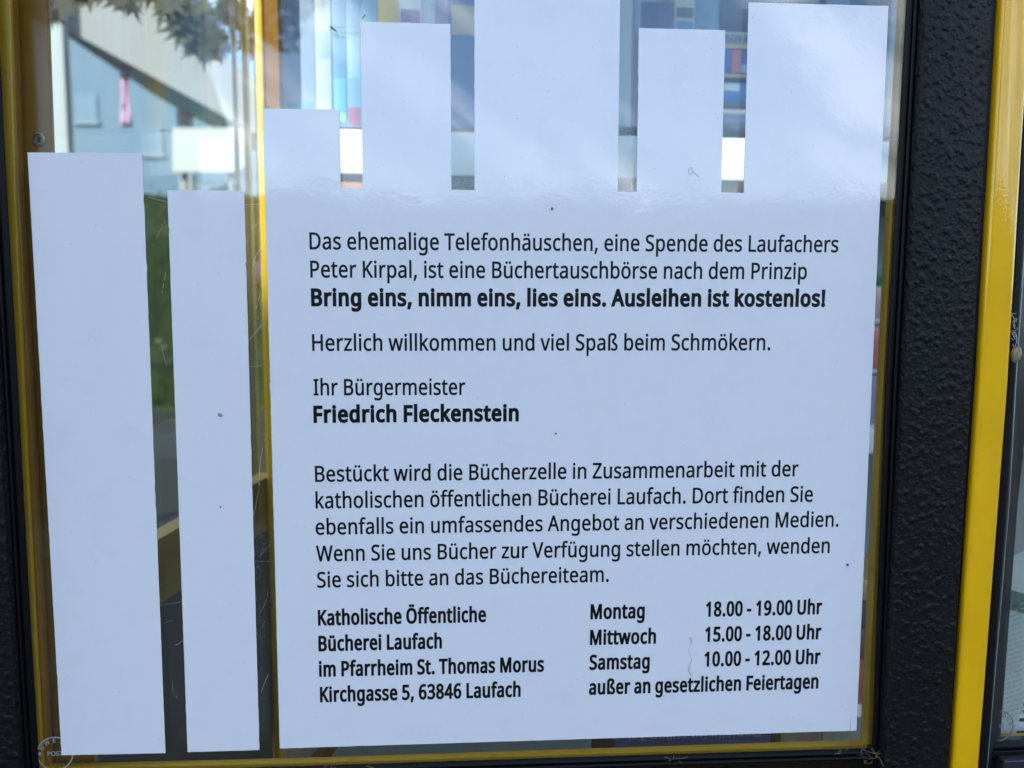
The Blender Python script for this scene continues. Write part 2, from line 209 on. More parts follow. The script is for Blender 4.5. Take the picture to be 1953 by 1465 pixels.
# glyph outlines: advance, then contours of x y pairs in 1/1000 em
SPACE=260
GLYPHS = """
! 269 163 201 106 201 81 714 188 714/72 54 74 76 80 94 90 106 103 114 118 119 134 121 150 119 164 114 177 106 188 94 194 76 196 54 194 32 188 15 177 2 164 -7 150 -12 134 -14 118 -12 103 -7 90 2 80 15 74 32
, 268 192 105 169 29 138 -52 106 -129 41 -129 60 -48 78 38 91 116 185 116
- 322 40 229 40 307 282 307 282 229
. 268 72 54 74 76 80 94 90 106 103 114 117 119 133 121 149 119 164 114 177 106 188 94 194 76 196 54 194 32 188 15 177 2 164 -7 149 -12 133 -14 117 -12 103 -7 90 2 80 15 74 32
0 572 523 358 522 302 517 250 510 203 500 160 486 121 468 87 448 58 423 34 394 15 362 1 326 -7 285 -10 235 -5 191 10 152 34 121 68 95 110 74 160 60 219 52 285 49 358 52 432 59 498 72 556 91 606 116 648 148 682 186 706 232 720 285 725 335 720 380 706 418 682 450 648 477 606 497 556 511 498 520 432/137 358 139 296 143 242 151 195 163 155 179 123 198 97 223 79 251 69 285 65 319 69 347 79 371 97 391 122 407 155 419 194 427 242 432 296 434 358 432 420 427 474 419 520 407 560 391 592 371 617 347 636 319 646 285 650 251 646 223 636 198 617 179 592 163 560 151 520 143 474 139 420
1 572 355 0 269 0 269 499 269 548 271 585 273 622 244 595 211 567 135 505 89 564 282 714 355 714
2 572 520 0 48 0 48 73 235 262 326 358 349 386 367 413 382 440 393 468 399 498 401 529 397 565 385 595 366 618 340 635 310 646 275 649 242 647 211 641 183 631 157 617 130 601 103 581 56 640 117 683 141 695 165 705 190 713 217 719 246 723 275 724 318 721 356 714 390 701 420 683 444 662 464 635 479 605 488 571 491 534 488 497 481 462 468 429 451 397 429 364 404 333 308 231 159 84 159 80 520 80
3 572 493 547 491 516 485 489 475 464 461 442 444 423 423 407 400 394 374 383 345 376 345 372 397 362 440 344 473 318 496 286 510 247 515 203 512 163 502 126 486 92 463 63 433 37 397 17 352 2 301 -7 241 -10 205 -9 170 -6 137 -1 105 6 75 16 45 29 45 111 76 97 108 86 142 76 176 70 210 65 242 64 300 68 346 81 381 101 404 130 418 164 423 205 420 233 413 257 399 277 381 294 359 308 331 318 299 325 263 330 223 331 154 331 154 406 224 406 261 408 294 414 322 423 347 436 367 452 382 470 394 492 401 515 403 541 399 573 387 600 368 621 342 637 310 647 273 650 248 649 225 647 204 642 146 621 93 590 49 650 76 669 108 686 143 702 183 714 226 722 272 724 340 718 396 702 438 674 469 638 487 595
4 572 552 162 448 162 448 0 363 0 363 162 21 162 21 237 357 718 448 718 448 241 552 241/363 466 363 513 365 554 366 590 368 624 364 624 344 583 321 546 107 241 363 241
5 572 275 438 322 435 364 427 402 413 435 394 463 370 485 341 502 308 512 270 515 228 511 181 501 138 483 100 459 68 428 40 391 18 349 3 301 -7 248 -10 212 -9 178 -6 144 0 114 8 87 17 63 29 63 112 89 98 118 87 150 77 184 71 217 66 249 65 283 67 314 72 341 81 366 95 386 112 403 132 415 157 423 186 425 219 420 262 406 298 382 326 348 347 302 360 246 364 182 359 124 349 80 377 107 714 465 714 465 634 182 634 165 427 211 434
6 572 55 305 56 346 59 387 63 427 71 466 80 504 93 540 109 575 128 607 151 635 178 661 209 683 244 700 285 714 331 721 382 724 428 722 470 715 470 640 429 649 384 652 341 649 302 642 269 629 241 612 216 591 196 566 180 538 168 507 158 474 151 439 146 402 143 363 149 363 160 378 173 393 187 406 203 418 222 428 242 436 265 442 290 446 318 447 358 444 394 436 426 421 455 402 479 377 499 347 513 313 522 274 525 230 522 183 513 140 497 102 476 69 450 41 418 19 383 3 342 -7 298 -10 265 -8 233 -2 203 9 175 24 149 43 125 67 105 95 87 128 73 165 63 207 57 254/297 64 336 68 370 82 399 104 421 136 434 178 438 230 434 272 423 308 403 338 377 360 342 374 300 378 270 376 243 369 218 358 196 344 178 328 163 309 153 289 146 268 144 247 145 225 148 203 153 182 161 161 171 142 182 123 196 106 213 92 230 80 251 71 273 66
8 572 285 724 325 722 362 715 396 704 426 689 451 670 471 647 487 620 496 588 499 553 497 526 491 501 480 478 467 458 450 439 431 421 410 406 387 391 363 378 391 363 418 348 443 330 465 312 485 291 500 269 512 244 520 216 522 185 519 147 509 112 493 81 471 55 444 32 411 14 374 1 333 -7 288 -10 239 -7 196 0 157 13 125 30 98 52 76 78 61 109 52 143 49 182 51 213 58 242 69 267 85 290 103 311 124 329 147 345 172 360 197 373 174 387 153 402 133 418 116 436 101 456 88 477 79 500 74 526 72 554 75 589 84 620 100 646 121 670 146 689 176 704 209 715 246 722/135 181 139 148 151 119 172 94 201 75 239 64 286 60 331 64 368 75 397 94 419 120 432 150 436 184 434 206 428 227 417 245 403 263 386 278 365 293 342 307 315 319 286 331 270 337 242 324 218 310 196 296 178 281 162 264 150 246 142 226 137 205/284 653 250 650 219 641 193 626 174 606 162 581 158 550 160 527 166 506 175 488 189 472 204 458 223 445 289 412 351 445 369 458 383 472 395 488 405 507 410 527 412 550 408 581 396 606 377 626 351 641 320 650
9 572 520 409 519 368 516 328 511 287 504 248 495 210 482 173 466 139 447 107 424 78 397 53 366 31 330 13 289 0 243 -7 192 -10 145 -7 102 0 102 75 144 65 190 62 234 65 272 72 305 85 334 102 358 123 378 147 394 175 407 206 417 239 424 275 429 312 431 350 425 350 414 335 401 321 387 308 371 296 352 286 331 278 309 272 283 268 255 267 216 270 180 278 147 292 119 312 95 337 75 366 61 400 53 439 50 483 53 531 63 574 78 612 100 645 127 673 158 695 194 711 234 721 278 724 311 722 343 715 373 704 401 689 427 670 450 646 470 618 488 585 501 548 512 506 518 460/278 650 239 645 205 632 176 609 155 577 141 535 137 484 141 441 152 405 171 375 197 354 231 340 274 336 305 338 332 345 357 355 379 370 397 386 411 405 422 425 429 446 431 467 430 488 427 510 421 531 414 553 405 572 393 591 379 608 363 622 345 634 325 643 302 648
A 639 545 0 459 221 176 221 91 0 0 0 279 717 360 717 638 0/352 517 342 546 328 589 318 624 307 583 296 546 287 517 206 301 432 301
B 650 301 714 383 710 451 696 503 674 533 651 555 620 568 582 572 537 570 510 565 485 556 462 545 442 529 424 510 408 489 396 464 386 436 379 436 374 465 368 492 359 517 348 540 334 559 316 575 294 587 268 594 238 596 203 593 162 583 125 566 92 543 65 515 42 480 23 441 10 397 3 348 0 97 0 97 714/319 410 374 413 416 423 445 439 464 462 475 492 479 527 474 563 461 591 437 611 404 626 360 634 305 637 187 637 187 410/187 335 187 76 331 76 388 80 432 92 463 113 484 140 496 173 500 210 498 234 493 256 483 276 470 293 452 308 428 319 400 328 365 333 324 335
D 730 669 364 664 288 649 221 624 163 591 113 548 73 497 41 438 18 371 5 296 0 97 0 97 714 317 714 386 710 448 696 504 674 553 643 593 604 626 556 650 501 664 436/574 361 571 421 560 473 542 517 518 554 488 584 450 607 407 624 359 634 304 637 187 637 187 77 284 77 352 81 411 95 461 117 501 148 533 189 556 237 569 295
E 556 496 0 97 0 97 714 496 714 496 635 187 635 187 412 478 412 478 334 187 334 187 79 496 79
F 519 187 0 97 0 97 714 496 714 496 635 187 635 187 382 477 382 477 303 187 303
H 741 643 0 553 0 553 333 187 333 187 0 97 0 97 714 187 714 187 412 553 412 553 714 643 714
I 339 298 0 40 0 40 52 124 71 124 642 40 662 40 714 298 714 298 662 214 642 214 71 298 52
K 619 619 0 513 0 260 341 187 277 187 0 97 0 97 714 187 714 187 362 248 430 310 498 503 714 608 714 325 403
L 524 97 0 97 714 187 714 187 80 499 80 499 0
M 907 412 0 177 626 173 626 176 575 179 507 180 433 180 0 97 0 97 714 230 714 450 129 454 129 678 714 810 714 810 0 721 0 721 439 722 508 725 573 728 625 724 625 486 0
O 781 720 358 718 304 711 254 699 207 683 165 662 126 636 91 607 61 572 36 533 16 490 2 443 -7 391 -10 337 -7 289 2 245 16 206 37 172 62 142 91 117 126 97 165 81 208 70 255 63 305 61 359 65 429 77 493 97 551 125 602 162 644 206 679 260 705 322 720 392 725 460 720 520 705 572 679 617 645 654 602 682 551 703 493 716 429/156 358 159 301 167 249 181 203 201 163 227 130 258 103 297 84 341 72 391 68 442 72 486 84 523 103 555 130 580 163 600 203 614 249 622 301 625 358 619 441 600 512 569 569 537 603 497 627 448 641 392 646 341 642 297 631 258 611 227 585 201 552 181 512 167 467 159 415
P 605 286 714 371 708 439 690 490 659 518 629 538 593 550 551 554 504 552 475 548 447 539 419 528 393 512 369 492 347 468 327 438 310 404 296 365 286 320 280 269 278 187 278 187 0 97 0 97 714/278 637 187 637 187 355 259 355 302 357 339 361 372 369 399 381 422 397 439 416 451 440 459 468 461 500 456 542 441 576 417 603 382 622 336 633
R 622 294 714 350 712 399 704 440 691 476 674 504 652 526 624 542 591 551 554 554 511 552 475 545 443 533 416 518 392 500 372 479 355 457 342 435 330 411 320 607 0 502 0 329 295 187 295 187 0 97 0 97 714/289 636 187 636 187 371 294 371 347 375 389 386 421 405 443 432 457 466 461 507 459 536 453 561 442 582 428 599 409 613 386 623 358 630 326 635
S 549 502 191 499 151 488 114 471 82 447 55 418 32 382 14 342 1 297 -7 247 -10 171 -6 104 5 51 24 51 110 77 100 107 90 140 81 177 74 213 69 251 68 284 70 314 74 340 82 362 93 380 106 394 122 404 140 410 161 412 183 410 205 405 225 397 242 385 258 367 272 345 286 318 300 284 315 244 330 163 366 142 380 123 395 106 411 92 428 80 447 71 468 65 490 61 515 60 542 63 578 73 611 89 639 111 664 138 685 169 702 206 714 245 722 288 724 326 723 362 719 396 713 428 705 457 695 485 684 457 607 376 634 347 640 317 644 286 645 258 644 233 639 211 632 193 622 178 610 166 595 158 579 153 561 151 541 153 518 158 498 166 481 178 466 194 451 215 438 240 425 271 411 307 397 347 381 382 365 413 347 440 329 462 308 479 284 492 257 499 226
T 556 323 0 233 0 233 635 10 635 10 714 545 714 545 635 323 635
U 731 640 252 637 204 627 160 610 118 587 82 556 50 518 24 474 5 422 -6 362 -10 299 -5 245 8 198 31 159 62 129 102 107 147 94 197 90 254 90 714 180 714 180 251 185 197 201 152 226 116 263 89 310 73 367 68 408 71 443 78 472 91 497 109 517 131 532 156 543 186 549 217 551 252 551 714 640 714
V 600 600 714 345 0 255 0 0 714 94 714 255 256 274 200 288 148 300 100 311 149 326 201 345 258 505 714
W 930 917 714 727 0 636 0 497 468 485 511 474 553 465 587 461 609 457 587 450 553 439 510 427 465 292 0 201 0 12 714 106 714 217 278 228 232 237 188 245 147 251 108 257 149 266 192 277 238 289 283 415 714 508 714 639 280 652 233 663 188 671 145 678 108 686 160 698 218 713 279 823 714
Z 572 533 0 38 0 38 68 414 634 50 634 50 714 523 714 523 646 147 80 533 80
a 561 288 545 348 540 396 526 433 502 459 468 475 422 480 365 480 0 416 0 399 76 395 76 380 58 364 42 347 27 330 16 312 6 291 -1 269 -6 244 -9 215 -10 184 -8 155 -2 128 7 105 20 84 38 68 59 56 85 48 115 46 149 53 198 74 239 109 272 159 297 223 313 303 320 394 323 394 355 391 395 381 426 365 448 343 462 316 471 283 474 255 473 229 468 203 461 132 433 105 499 130 511 157 522 188 531 220 539 254 543/314 259 254 254 208 243 175 227 154 206 141 179 137 148 140 121 149 99 164 82 185 70 208 63 235 61 278 65 315 78 348 98 373 128 388 167 393 214 393 262
b 615 173 575 171 511 168 465 173 465 190 486 211 505 236 522 265 535 300 542 339 545 387 541 429 528 467 506 499 475 526 436 545 389 556 333 560 268 557 210 548 159 532 114 512 76 486 45 455 21 420 4 381 -7 339 -10 300 -7 265 0 236 13 211 29 190 48 173 68 166 68 148 0 85 0 85 760 173 760/324 472 289 470 259 462 234 450 214 434 198 412 187 384 179 352 175 314 173 271 173 267 177 206 187 156 205 115 233 86 274 69 326 63 370 69 406 87 433 116 453 157 465 208 469 269 465 331 453 381 433 421 406 449 369 466
c 480 300 -10 254 -7 212 3 173 19 139 42 110 72 86 109 69 153 59 205 55 265 59 327 70 381 88 426 113 464 142 494 177 517 217 533 260 543 306 546 333 545 359 542 385 537 409 531 429 525 447 517 420 444 364 461 304 469 270 466 240 459 215 446 194 428 176 406 163 378 154 346 148 308 146 266 148 225 154 189 163 157 176 129 193 107 214 89 239 76 267 69 299 66 327 67 353 70 376 75 438 97 438 19 419 10 400 3 378 -2 355 -7 329 -9
d 615 275 -10 227 -6 185 7 147 29 115 59 89 99 70 146 59 202 55 267 59 332 70 388 89 436 115 475 148 506 186 528 228 542 276 546 303 545 327 541 349 535 369 528 387 518 403 507 418 495 431 481 442 467 448 467 444 505 442 546 442 760 530 760 530 0 459 0 446 72 442 72 431 57 418 43 403 30 387 19 369 9 349 1 326 -5 302 -9/289 63 340 68 380 84 408 109 428 146 439 193 443 250 443 266 439 328 428 379 410 419 382 449 341 467 288 473 245 467 209 448 181 416 162 375 150 324 146 265 150 206 162 156 181 116 209 87 245 69
e 564 292 546 336 543 375 533 410 516 441 493 466 465 486 431 501 393 510 351 513 304 513 251 146 251 152 195 168 149 192 112 226 86 268 70 317 65 350 66 380 69 407 74 489 102 489 25 462 14 435 5 408 -1 380 -6 348 -9 313 -10 264 -7 219 4 178 21 142 45 112 76 87 113 69 158 59 208 55 264 58 320 68 370 84 415 107 454 135 486 167 512 205 531 247 542/291 474 252 469 219 456 191 433 170 403 156 365 148 321 421 321 419 350 415 377 407 401 396 422 382 440 365 454 344 465 319 472
f 344 332 468 197 468 197 0 109 0 109 468 15 468 15 509 109 539 109 570 111 613 118 650 129 682 145 708 165 729 189 745 217 756 248 763 283 765 341 759 387 747 364 678 327 688 284 693 257 690 235 680 218 663 207 640 199 609 197 571 197 536 332 536
g 615 275 546 309 544 341 537 370 526 397 510 422 490 443 465 448 465 460 536 530 536 530 -9 527 -57 518 -99 504 -136 484 -168 457 -194 425 -214 386 -228 341 -237 290 -240 252 -239 217 -236 183 -231 152 -225 124 -216 97 -206 97 -125 124 -137 153 -148 186 -156 221 -162 257 -166 295 -167 338 -163 374 -149 403 -126 425 -96 439 -59 443 -16 443 5 444 40 446 71 442 71 422 46 399 26 373 10 343 -1 311 -8 276 -10 227 -5 183 8 146 31 113 63 81 118 61 186 55 267 61 347 81 414 113 470 146 504 183 527 226 541/287 472 258 469 233 461 210 448 191 430 175 406 163 378 153 345 148 308 146 266 150 205 162 155 182 114 211 85 246 68 289 62 315 63 338 67 359 72 377 81 393 92 407 105 419 122 428 141 435 163 440 188 443 215 444 246 444 267 442 313 437 352 427 385 414 412 397 434 376 451 351 463 321 470
h 618 173 537 171 498 168 462 174 462 186 480 201 495 217 508 235 519 254 528 275 535 297 541 319 544 341 545 382 543 418 536 449 524 476 508 498 487 515 461 527 429 535 392 537 349 537 0 450 0 450 343 447 383 437 415 421 440 398 458 368 468 330 472 293 469 262 462 236 449 215 432 199 410 187 383 179 352 175 317 173 277 173 0 85 0 85 760 173 760
i 258 173 536 173 0 85 0 85 536/130 737 143 735 155 731 165 723 174 713 179 699 181 681 179 664 174 650 165 639 155 631 143 627 130 625 116 627 104 631 93 639 85 650 80 664 78 681 80 699 85 713 93 723 104 731 116 736
k 534 172 363 171 321 168 276 172 276 190 299 214 329 236 355 407 536 510 536 293 307 525 0 419 0 233 250 172 197 172 0 85 0 85 760 172 760
l 258 173 0 85 0 85 760 173 760
m 935 673 546 729 541 774 525 809 499 834 462 849 412 854 349 854 0 767 0 767 345 764 384 755 415 740 440 720 458 692 468 658 472 611 467 574 452 546 427 528 392 517 349 513 296 513 0 426 0 426 345 425 372 421 395 414 415 405 433 393 447 378 458 360 466 340 470 316 472 283 469 254 462 231 449 212 432 197 410 186 384 179 353 175 318 173 278 173 0 85 0 85 536 156 536 169 463 174 463 186 481 200 496 215 509 232 521 251 530 270 537 290 542 311 545 332 546 371 544 406 536 435 524 461 507 481 484 496 456 501 456 521 484 546 507 574 524 606 536 639 544
n 618 343 546 402 541 450 525 488 499 515 462 532 412 537 349 537 0 450 0 450 343 447 383 437 415 421 440 398 458 368 468 330 472 277 466 236 450 207 422 188 384 177 336 173 278 173 0 85 0 85 536 156 536 169 463 174 463 187 481 202 496 218 509 237 521 256 530 277 537 299 542 321 545
o 605 551 269 549 226 543 187 533 150 520 118 504 89 483 63 460 41 434 23 405 8 372 -2 338 -8 301 -10 267 -8 234 -2 203 8 174 23 148 41 125 63 105 89 87 118 73 150 63 187 57 226 55 269 58 325 68 375 85 419 108 457 137 489 171 513 211 532 255 542 304 546 351 542 394 532 432 513 467 489 496 457 519 419 537 375 548 325/146 269 148 229 153 192 163 159 176 131 193 107 214 88 239 74 269 66 303 63 337 66 367 74 392 88 413 107 430 131 443 159 453 192 458 229 460 269 458 310 452 346 443 378 430 406 413 429 391 447 366 461 336 469 302 472 252 466 213 448 183 418 162 377 150 328
p 615 340 546 387 542 429 529 467 507 499 477 526 438 545 391 556 334 560 269 557 211 548 160 532 115 512 77 486 46 455 21 421 4 382 -6 339 -10 313 -9 288 -5 266 1 246 9 228 19 211 29 173 68 167 68 171 25 173 -20 173 -240 85 -240 85 536 157 536 169 463 173 463 184 478 197 492 211 505 227 517 245 527 265 535 288 541 313 545/324 472 290 470 261 463 237 451 217 436 201 415 189 390 181 360 175 326 173 286 173 269 175 227 179 190 187 157 198 129 214 105 234 87 260 74 290 66 326 63 357 66 384 75 406 90 426 110 441 135 453 163 462 196 467 231 469 270 465 327 453 376 433 417 406 448 369 466
r 413 335 546 367 544 398 540 387 459 358 464 329 466 309 465 289 460 270 453 252 443 235 431 220 416 206 400 195 381 185 360 179 337 174 312 173 286 173 0 85 0 85 536 157 536 167 438 171 438 183 457 197 476 212 492 229 508 247 521 267 531 288 540 311 544
s 479 434 148 431 115 422 86 408 61 388 40 364 22 334 8 300 -2 262 -8 220 -10 184 -9 152 -6 123 -1 98 6 74 14 52 24 52 104 129 74 160 67 191 62 222 61 263 63 295 71 319 82 336 98 346 118 349 140 348 153 344 165 338 176 329 187 316 197 298 208 217 244 128 284 105 298 86 314 71 332 60 352 53 376 51 404 57 446 76 481 106 509 147 530 196 542 252 546 284 545 314 542 343 536 371 529 398 521 423 510 393 440 322 464 297 470 272 473 246 474 213 472 185 466 163 456 148 443 138 428 135 409 136 395 141 383 148 371 159 361 173 351 191 341 273 307 360 268 382 254 400 238 415 219 426 199 432 175
t 361 264 62 305 65 339 73 339 6 299 -5 249 -10 222 -8 196 -4 171 4 149 17 130 33 114 55 102 82 94 116 92 156 92 468 16 468 16 510 93 545 128 659 180 659 180 536 335 536 335 468 180 468 180 158 183 128 190 104 203 85 221 72 241 65
u 618 533 536 533 0 461 0 448 71 444 71 432 53 417 38 400 25 381 14 362 5 341 -1 319 -6 297 -9 274 -10 234 -8 198 -1 167 10 140 27 118 48 101 74 89 105 81 142 79 185 79 536 168 536 168 191 171 152 181 120 197 95 220 77 250 67 287 63 324 65 356 73 381 85 402 103 419 125 430 151 439 183 443 218 445 257 445 536
v 508 203 0 0 536 94 536 208 220 225 171 241 119 251 78 255 78 266 120 283 172 300 220 414 536 508 536 304 0
w 786 431 303 419 344 408 383 400 418 394 445 390 445 384 418 376 383 366 343 354 302 258 1 158 1 11 537 102 537 176 251 191 192 203 136 211 91 215 91 222 121 230 159 240 199 251 235 346 537 442 537 534 235 548 186 562 135 570 92 574 92 581 134 594 190 610 251 685 537 775 537 626 1 523 1
z 470 431 0 39 0 39 58 327 468 56 468 56 536 424 536 424 470 140 68 431 68
Ö 781 720 358 718 304 711 254 699 207 683 165 662 126 636 91 607 61 572 36 533 16 490 2 443 -7 391 -10 337 -7 289 2 245 16 206 37 172 62 142 91 117 126 97 165 81 208 70 255 63 305 61 359 65 429 77 493 97 551 125 602 162 644 206 679 260 705 322 720 392 725 460 720 520 705 572 679 617 645 654 602 682 551 703 493 716 429/156 358 159 301 167 249 181 203 201 163 227 130 258 103 297 84 341 72 391 68 442 72 486 84 523 103 555 130 580 163 600 203 614 249 622 301 625 358 619 441 600 512 569 569 537 603 497 627 448 641 392 646 341 642 297 631 258 611 227 585 201 552 181 512 167 467 159 415/251 859 253 875 257 887 265 896 275 903 286 907 298 908 310 907 321 903 331 896 339 887 343 875 345 859 343 844 339 831 331 821 321 815 310 810 298 809 286 810 275 815 265 821 257 831 253 844/439 859 441 875 445 887 452 896 462 903 473 907 485 908 497 907 508 903 518 896 526 887 530 875 532 859 530 844 526 831 518 821 508 815 497 810 485 809 473 810 462 815 452 821 445 831 441 844
ß 631 522 617 520 595 516 575 508 557 498 541 486 526 473 512 431 477 396 445 388 435 384 424 382 412 389 388 414 362 470 323 532 275 548 258 561 241 572 222 580 201 584 178 586 153 583 117 576 86 562 60 545 38 523 20 497 7 468 -2 435 -8 400 -10 370 -9 342 -6 317 -1 294 6 273 14 255 24 255 103 295 83 344 67 397 61 430 64 457 71 476 84 489 101 497 122 500 147 499 162 496 177 491 189 484 202 475 214 462 226 406 267 341 315 326 330 315 344 307 359 301 374 298 390 297 407 299 427 303 444 310 460 320 474 332 487 344 498 385 531 419 566 427 580 431 595 433 612 429 637 417 658 397 673 372 684 341 690 306 692 283 691 261 688 240 682 221 675 205 664 191 650 181 632 175 610 173 584 173 0 85 0 85 584 88 626 98 661 114 690 136 714 162 733 193 747 228 757 265 763 306 765 348 763 385 758 419 748 449 736 475 719 495 699 510 676 519 648
ä 561 288 545 348 540 396 526 433 502 459 468 475 422 480 365 480 0 416 0 399 76 395 76 380 58 364 42 347 27 330 16 312 6 291 -1 269 -6 244 -9 215 -10 184 -8 155 -2 128 7 105 20 84 38 68 59 56 85 48 115 46 149 53 198 74 239 109 272 159 297 223 313 303 320 394 323 394 355 391 395 381 426 365 448 343 462 316 471 283 474 255 473 229 468 203 461 132 433 105 499 130 511 157 522 188 531 220 539 254 543/314 259 254 254 208 243 175 227 154 206 141 179 137 148 140 121 149 99 164 82 185 70 208 63 235 61 278 65 315 78 348 98 373 128 388 167 393 214 393 262/141 681 143 697 147 709 155 718 165 725 176 729 188 730 200 729 211 725 221 718 229 709 233 697 235 681 233 666 229 653 221 643 211 637 200 632 188 631 176 632 165 637 155 643 147 653 143 666/329 681 331 697 335 709 342 718 352 725 363 729 375 730 387 729 398 725 408 718 416 709 420 697 422 681 420 666 416 653 408 643 398 637 387 632 375 631 363 632 352 637 342 643 335 653 331 666
ö 605 551 269 549 226 543 187 533 150 520 118 504 89 483 63 460 41 434 23 405 8 372 -2 338 -8 301 -10 267 -8 234 -2 203 8 174 23 148 41 125 63 105 89 87 118 73 150 63 187 57 226 55 269 58 325 68 375 85 419 108 457 137 489 171 513 211 532 255 542 304 546 351 542 394 532 432 513 467 489 496 457 519 419 537 375 548 325/146 269 148 229 153 192 163 159 176 131 193 107 214 88 239 74 269 66 303 63 337 66 367 74 392 88 413 107 430 131 443 159 453 192 458 229 460 269 458 310 452 346 443 378 430 406 413 429 391 447 366 461 336 469 302 472 252 466 213 448 183 418 162 377 150 328/163 681 165 697 169 709 177 718 187 725 198 729 210 730 222 729 233 725 243 718 251 709 255 697 257 681 255 666 251 653 243 643 233 637 222 632 210 631 198 632 187 637 177 643 169 653 165 666/351 681 352 697 357 709 365 718 374 725 385 729 397 730 409 729 420 725 430 718 438 709 442 697 444 681 442 666 438 653 430 643 420 637 409 632 397 631 385 632 374 637 365 643 357 653 353 666
ü 618 533 536 533 0 461 0 448 71 444 71 432 53 417 38 400 25 381 14 362 5 341 -1 319 -6 297 -9 274 -10 234 -8 198 -1 167 10 140 27 118 48 101 74 89 105 81 142 79 185 79 536 168 536 168 191 171 152 181 120 197 95 220 77 250 67 287 63 324 65 356 73 381 85 402 103 419 125 430 151 439 183 443 218 445 257 445 536/169 681 171 697 175 709 183 718 193 725 204 729 216 730 228 729 239 725 249 718 257 709 261 697 263 681 261 666 257 653 249 643 239 637 228 632 216 631 204 632 193 637 183 643 175 653 171 666/357 681 358 697 363 709 370 718 380 725 391 729 403 730 415 729 426 725 436 718 444 709 448 697 450 681 448 666 444 653 436 643 426 637 415 632 403 631 391 632 380 637 370 643 363 653 359 666
"""

# ------------------------------------------------------------------ the ground and the land around
Z0 = 0.0
GRASS = mat('lawn', (.030, .055, .012), .9, spec=.08, bumps=(('noise', 30, 1, .05),), mottle=((.06, .08, .02), 3, .35, .75))
GRAVEL = mat('gravel', (.16, .13, .10), .9, spec=.08, bumps=(('noise', 60, 1, .02),), mottle=((.10, .085, .065), 8, .4, .8))
PAVE = mat('dark_paving', (.020, .019, .015), .85, spec=.08, bumps=(('noise', 80, .5, .004),), mottle=((.032, .030, .025), 5, .35, .8))
ASPH = mat('asphalt', (.03, .03, .03), .9, spec=.05, bumps=(('noise', 200, .7, .004),), mottle=((.045, .044, .042), 6, .4, .8))
LEAFM = mat('leaf_green', (.028, .045, .008), .5, mottle=((.07, .08, .012), .8, .35, .7))
HEDGE = mat('hedge_green', (.010, .017, .005), .6, spec=.08, mottle=((.03, .042, .010), 2, .35, .7))
BARK = mat('bark', (.10, .075, .055), .9, bumps=(('noise', 40, 1, .01),))
g = MB(); S_ = 26; sz = 1200
xs = [-1200, -500, -200, -80, -30, -10, 0, 10, 30, 80, 200, 500, 1200]
vv = [(x, y, Z0) for y in xs for x in xs]; k = len(xs)
g.add(vv, [(j * k + i, j * k + i + 1, (j + 1) * k + i + 1, (j + 1) * k + i) for j in range(k - 1) for i in range(k - 1)])
tag(g.build('ground', GRASS), kind='structure')
g = MB(); g.box((-9, -3.2, -.1), (9, 10.5, .03)); tag(g.build('pavement', PAVE), kind='structure')
g = MB(); g.box((-60, 15, -.1), (60, 20.5, .02)); tag(g.build('gravel_path', GRAVEL), kind='structure')
g = MB(); g.box((-80, -9.4, -.1), (80, -3.25, .012)); tag(g.build('road', ASPH), kind='structure')
# wooded hills on both sides, seen past and mirrored in the booth
def hill(name, y0, y1, h, seed, m=HEDGE):
    g = MB(); n = 420; rows = 9; vv = []
    for j in range(rows):
        t = j / (rows - 1); y = y0 + (y1 - y0) * t
        for i in range(n):
            x = -420 + 840 * i / (n - 1)
            hh = h * math.sin(t * math.pi / 2) * (.75 + .5 * noise.noise(Vector((x * .011 + seed, t * 1.5, seed)))) + (2.2 * noise.noise(Vector((x * .2, y * .2, seed))) + 1.6 * noise.noise(Vector((x * .9, y * .5, seed)))) * min(1, j)
            vv.append((x, y, max(-.5, hh) if j else -.5))
    g.add(vv, [(j * n + i, j * n + i + 1, (j + 1) * n + i + 1, (j + 1) * n + i) for j in range(rows - 1) for i in range(n - 1)])
    return tag(g.build(name, m, smooth=True), kind='structure')
hill('wooded_hill', 110, 330, 17, 3.0)
hill('wooded_slope', -120, -330, 26, 9.0)

def leafy(rng, n, centre, rad, size, gaps=0.0, seed=0, shell=.55):
    """leaf clumps: one small bent leaf per entry"""
    v = []; f = []
    c = Vector(centre)
    while len(f) < n * 2:
        d = Vector((rng.gauss(0, 1), rng.gauss(0, 1), rng.gauss(0, 1))).normalized() * (shell + (1 - shell) * rng.random())
        p = Vector((d.x * rad[0], d.y * rad[1], d.z * rad[2]))
        if noise.noise((p + c) * (2.2 / max(rad)) + Vector((seed, 0, 0))) < gaps: continue
        p = p * (1 + .25 * noise.noise((p + c) * 1.1)) + c
        nn = Vector((rng.gauss(0, 1), rng.gauss(0, 1), rng.gauss(.6, 1))).normalized(); x = nn.orthogonal().normalized(); y = nn.cross(x)
        a = rng.random() * 6.28; x, y = x * math.cos(a) + y * math.sin(a), y * math.cos(a) - x * math.sin(a); s = size * (.6 + .8 * rng.random()); k = len(v)
        v += [p - x * s, p - y * s * .5 + nn * s * .12, p + x * s, p + y * s * .5 + nn * s * .12]
        f += [(k, k + 1, k + 2), (k, k + 2, k + 3)]
    return v, f
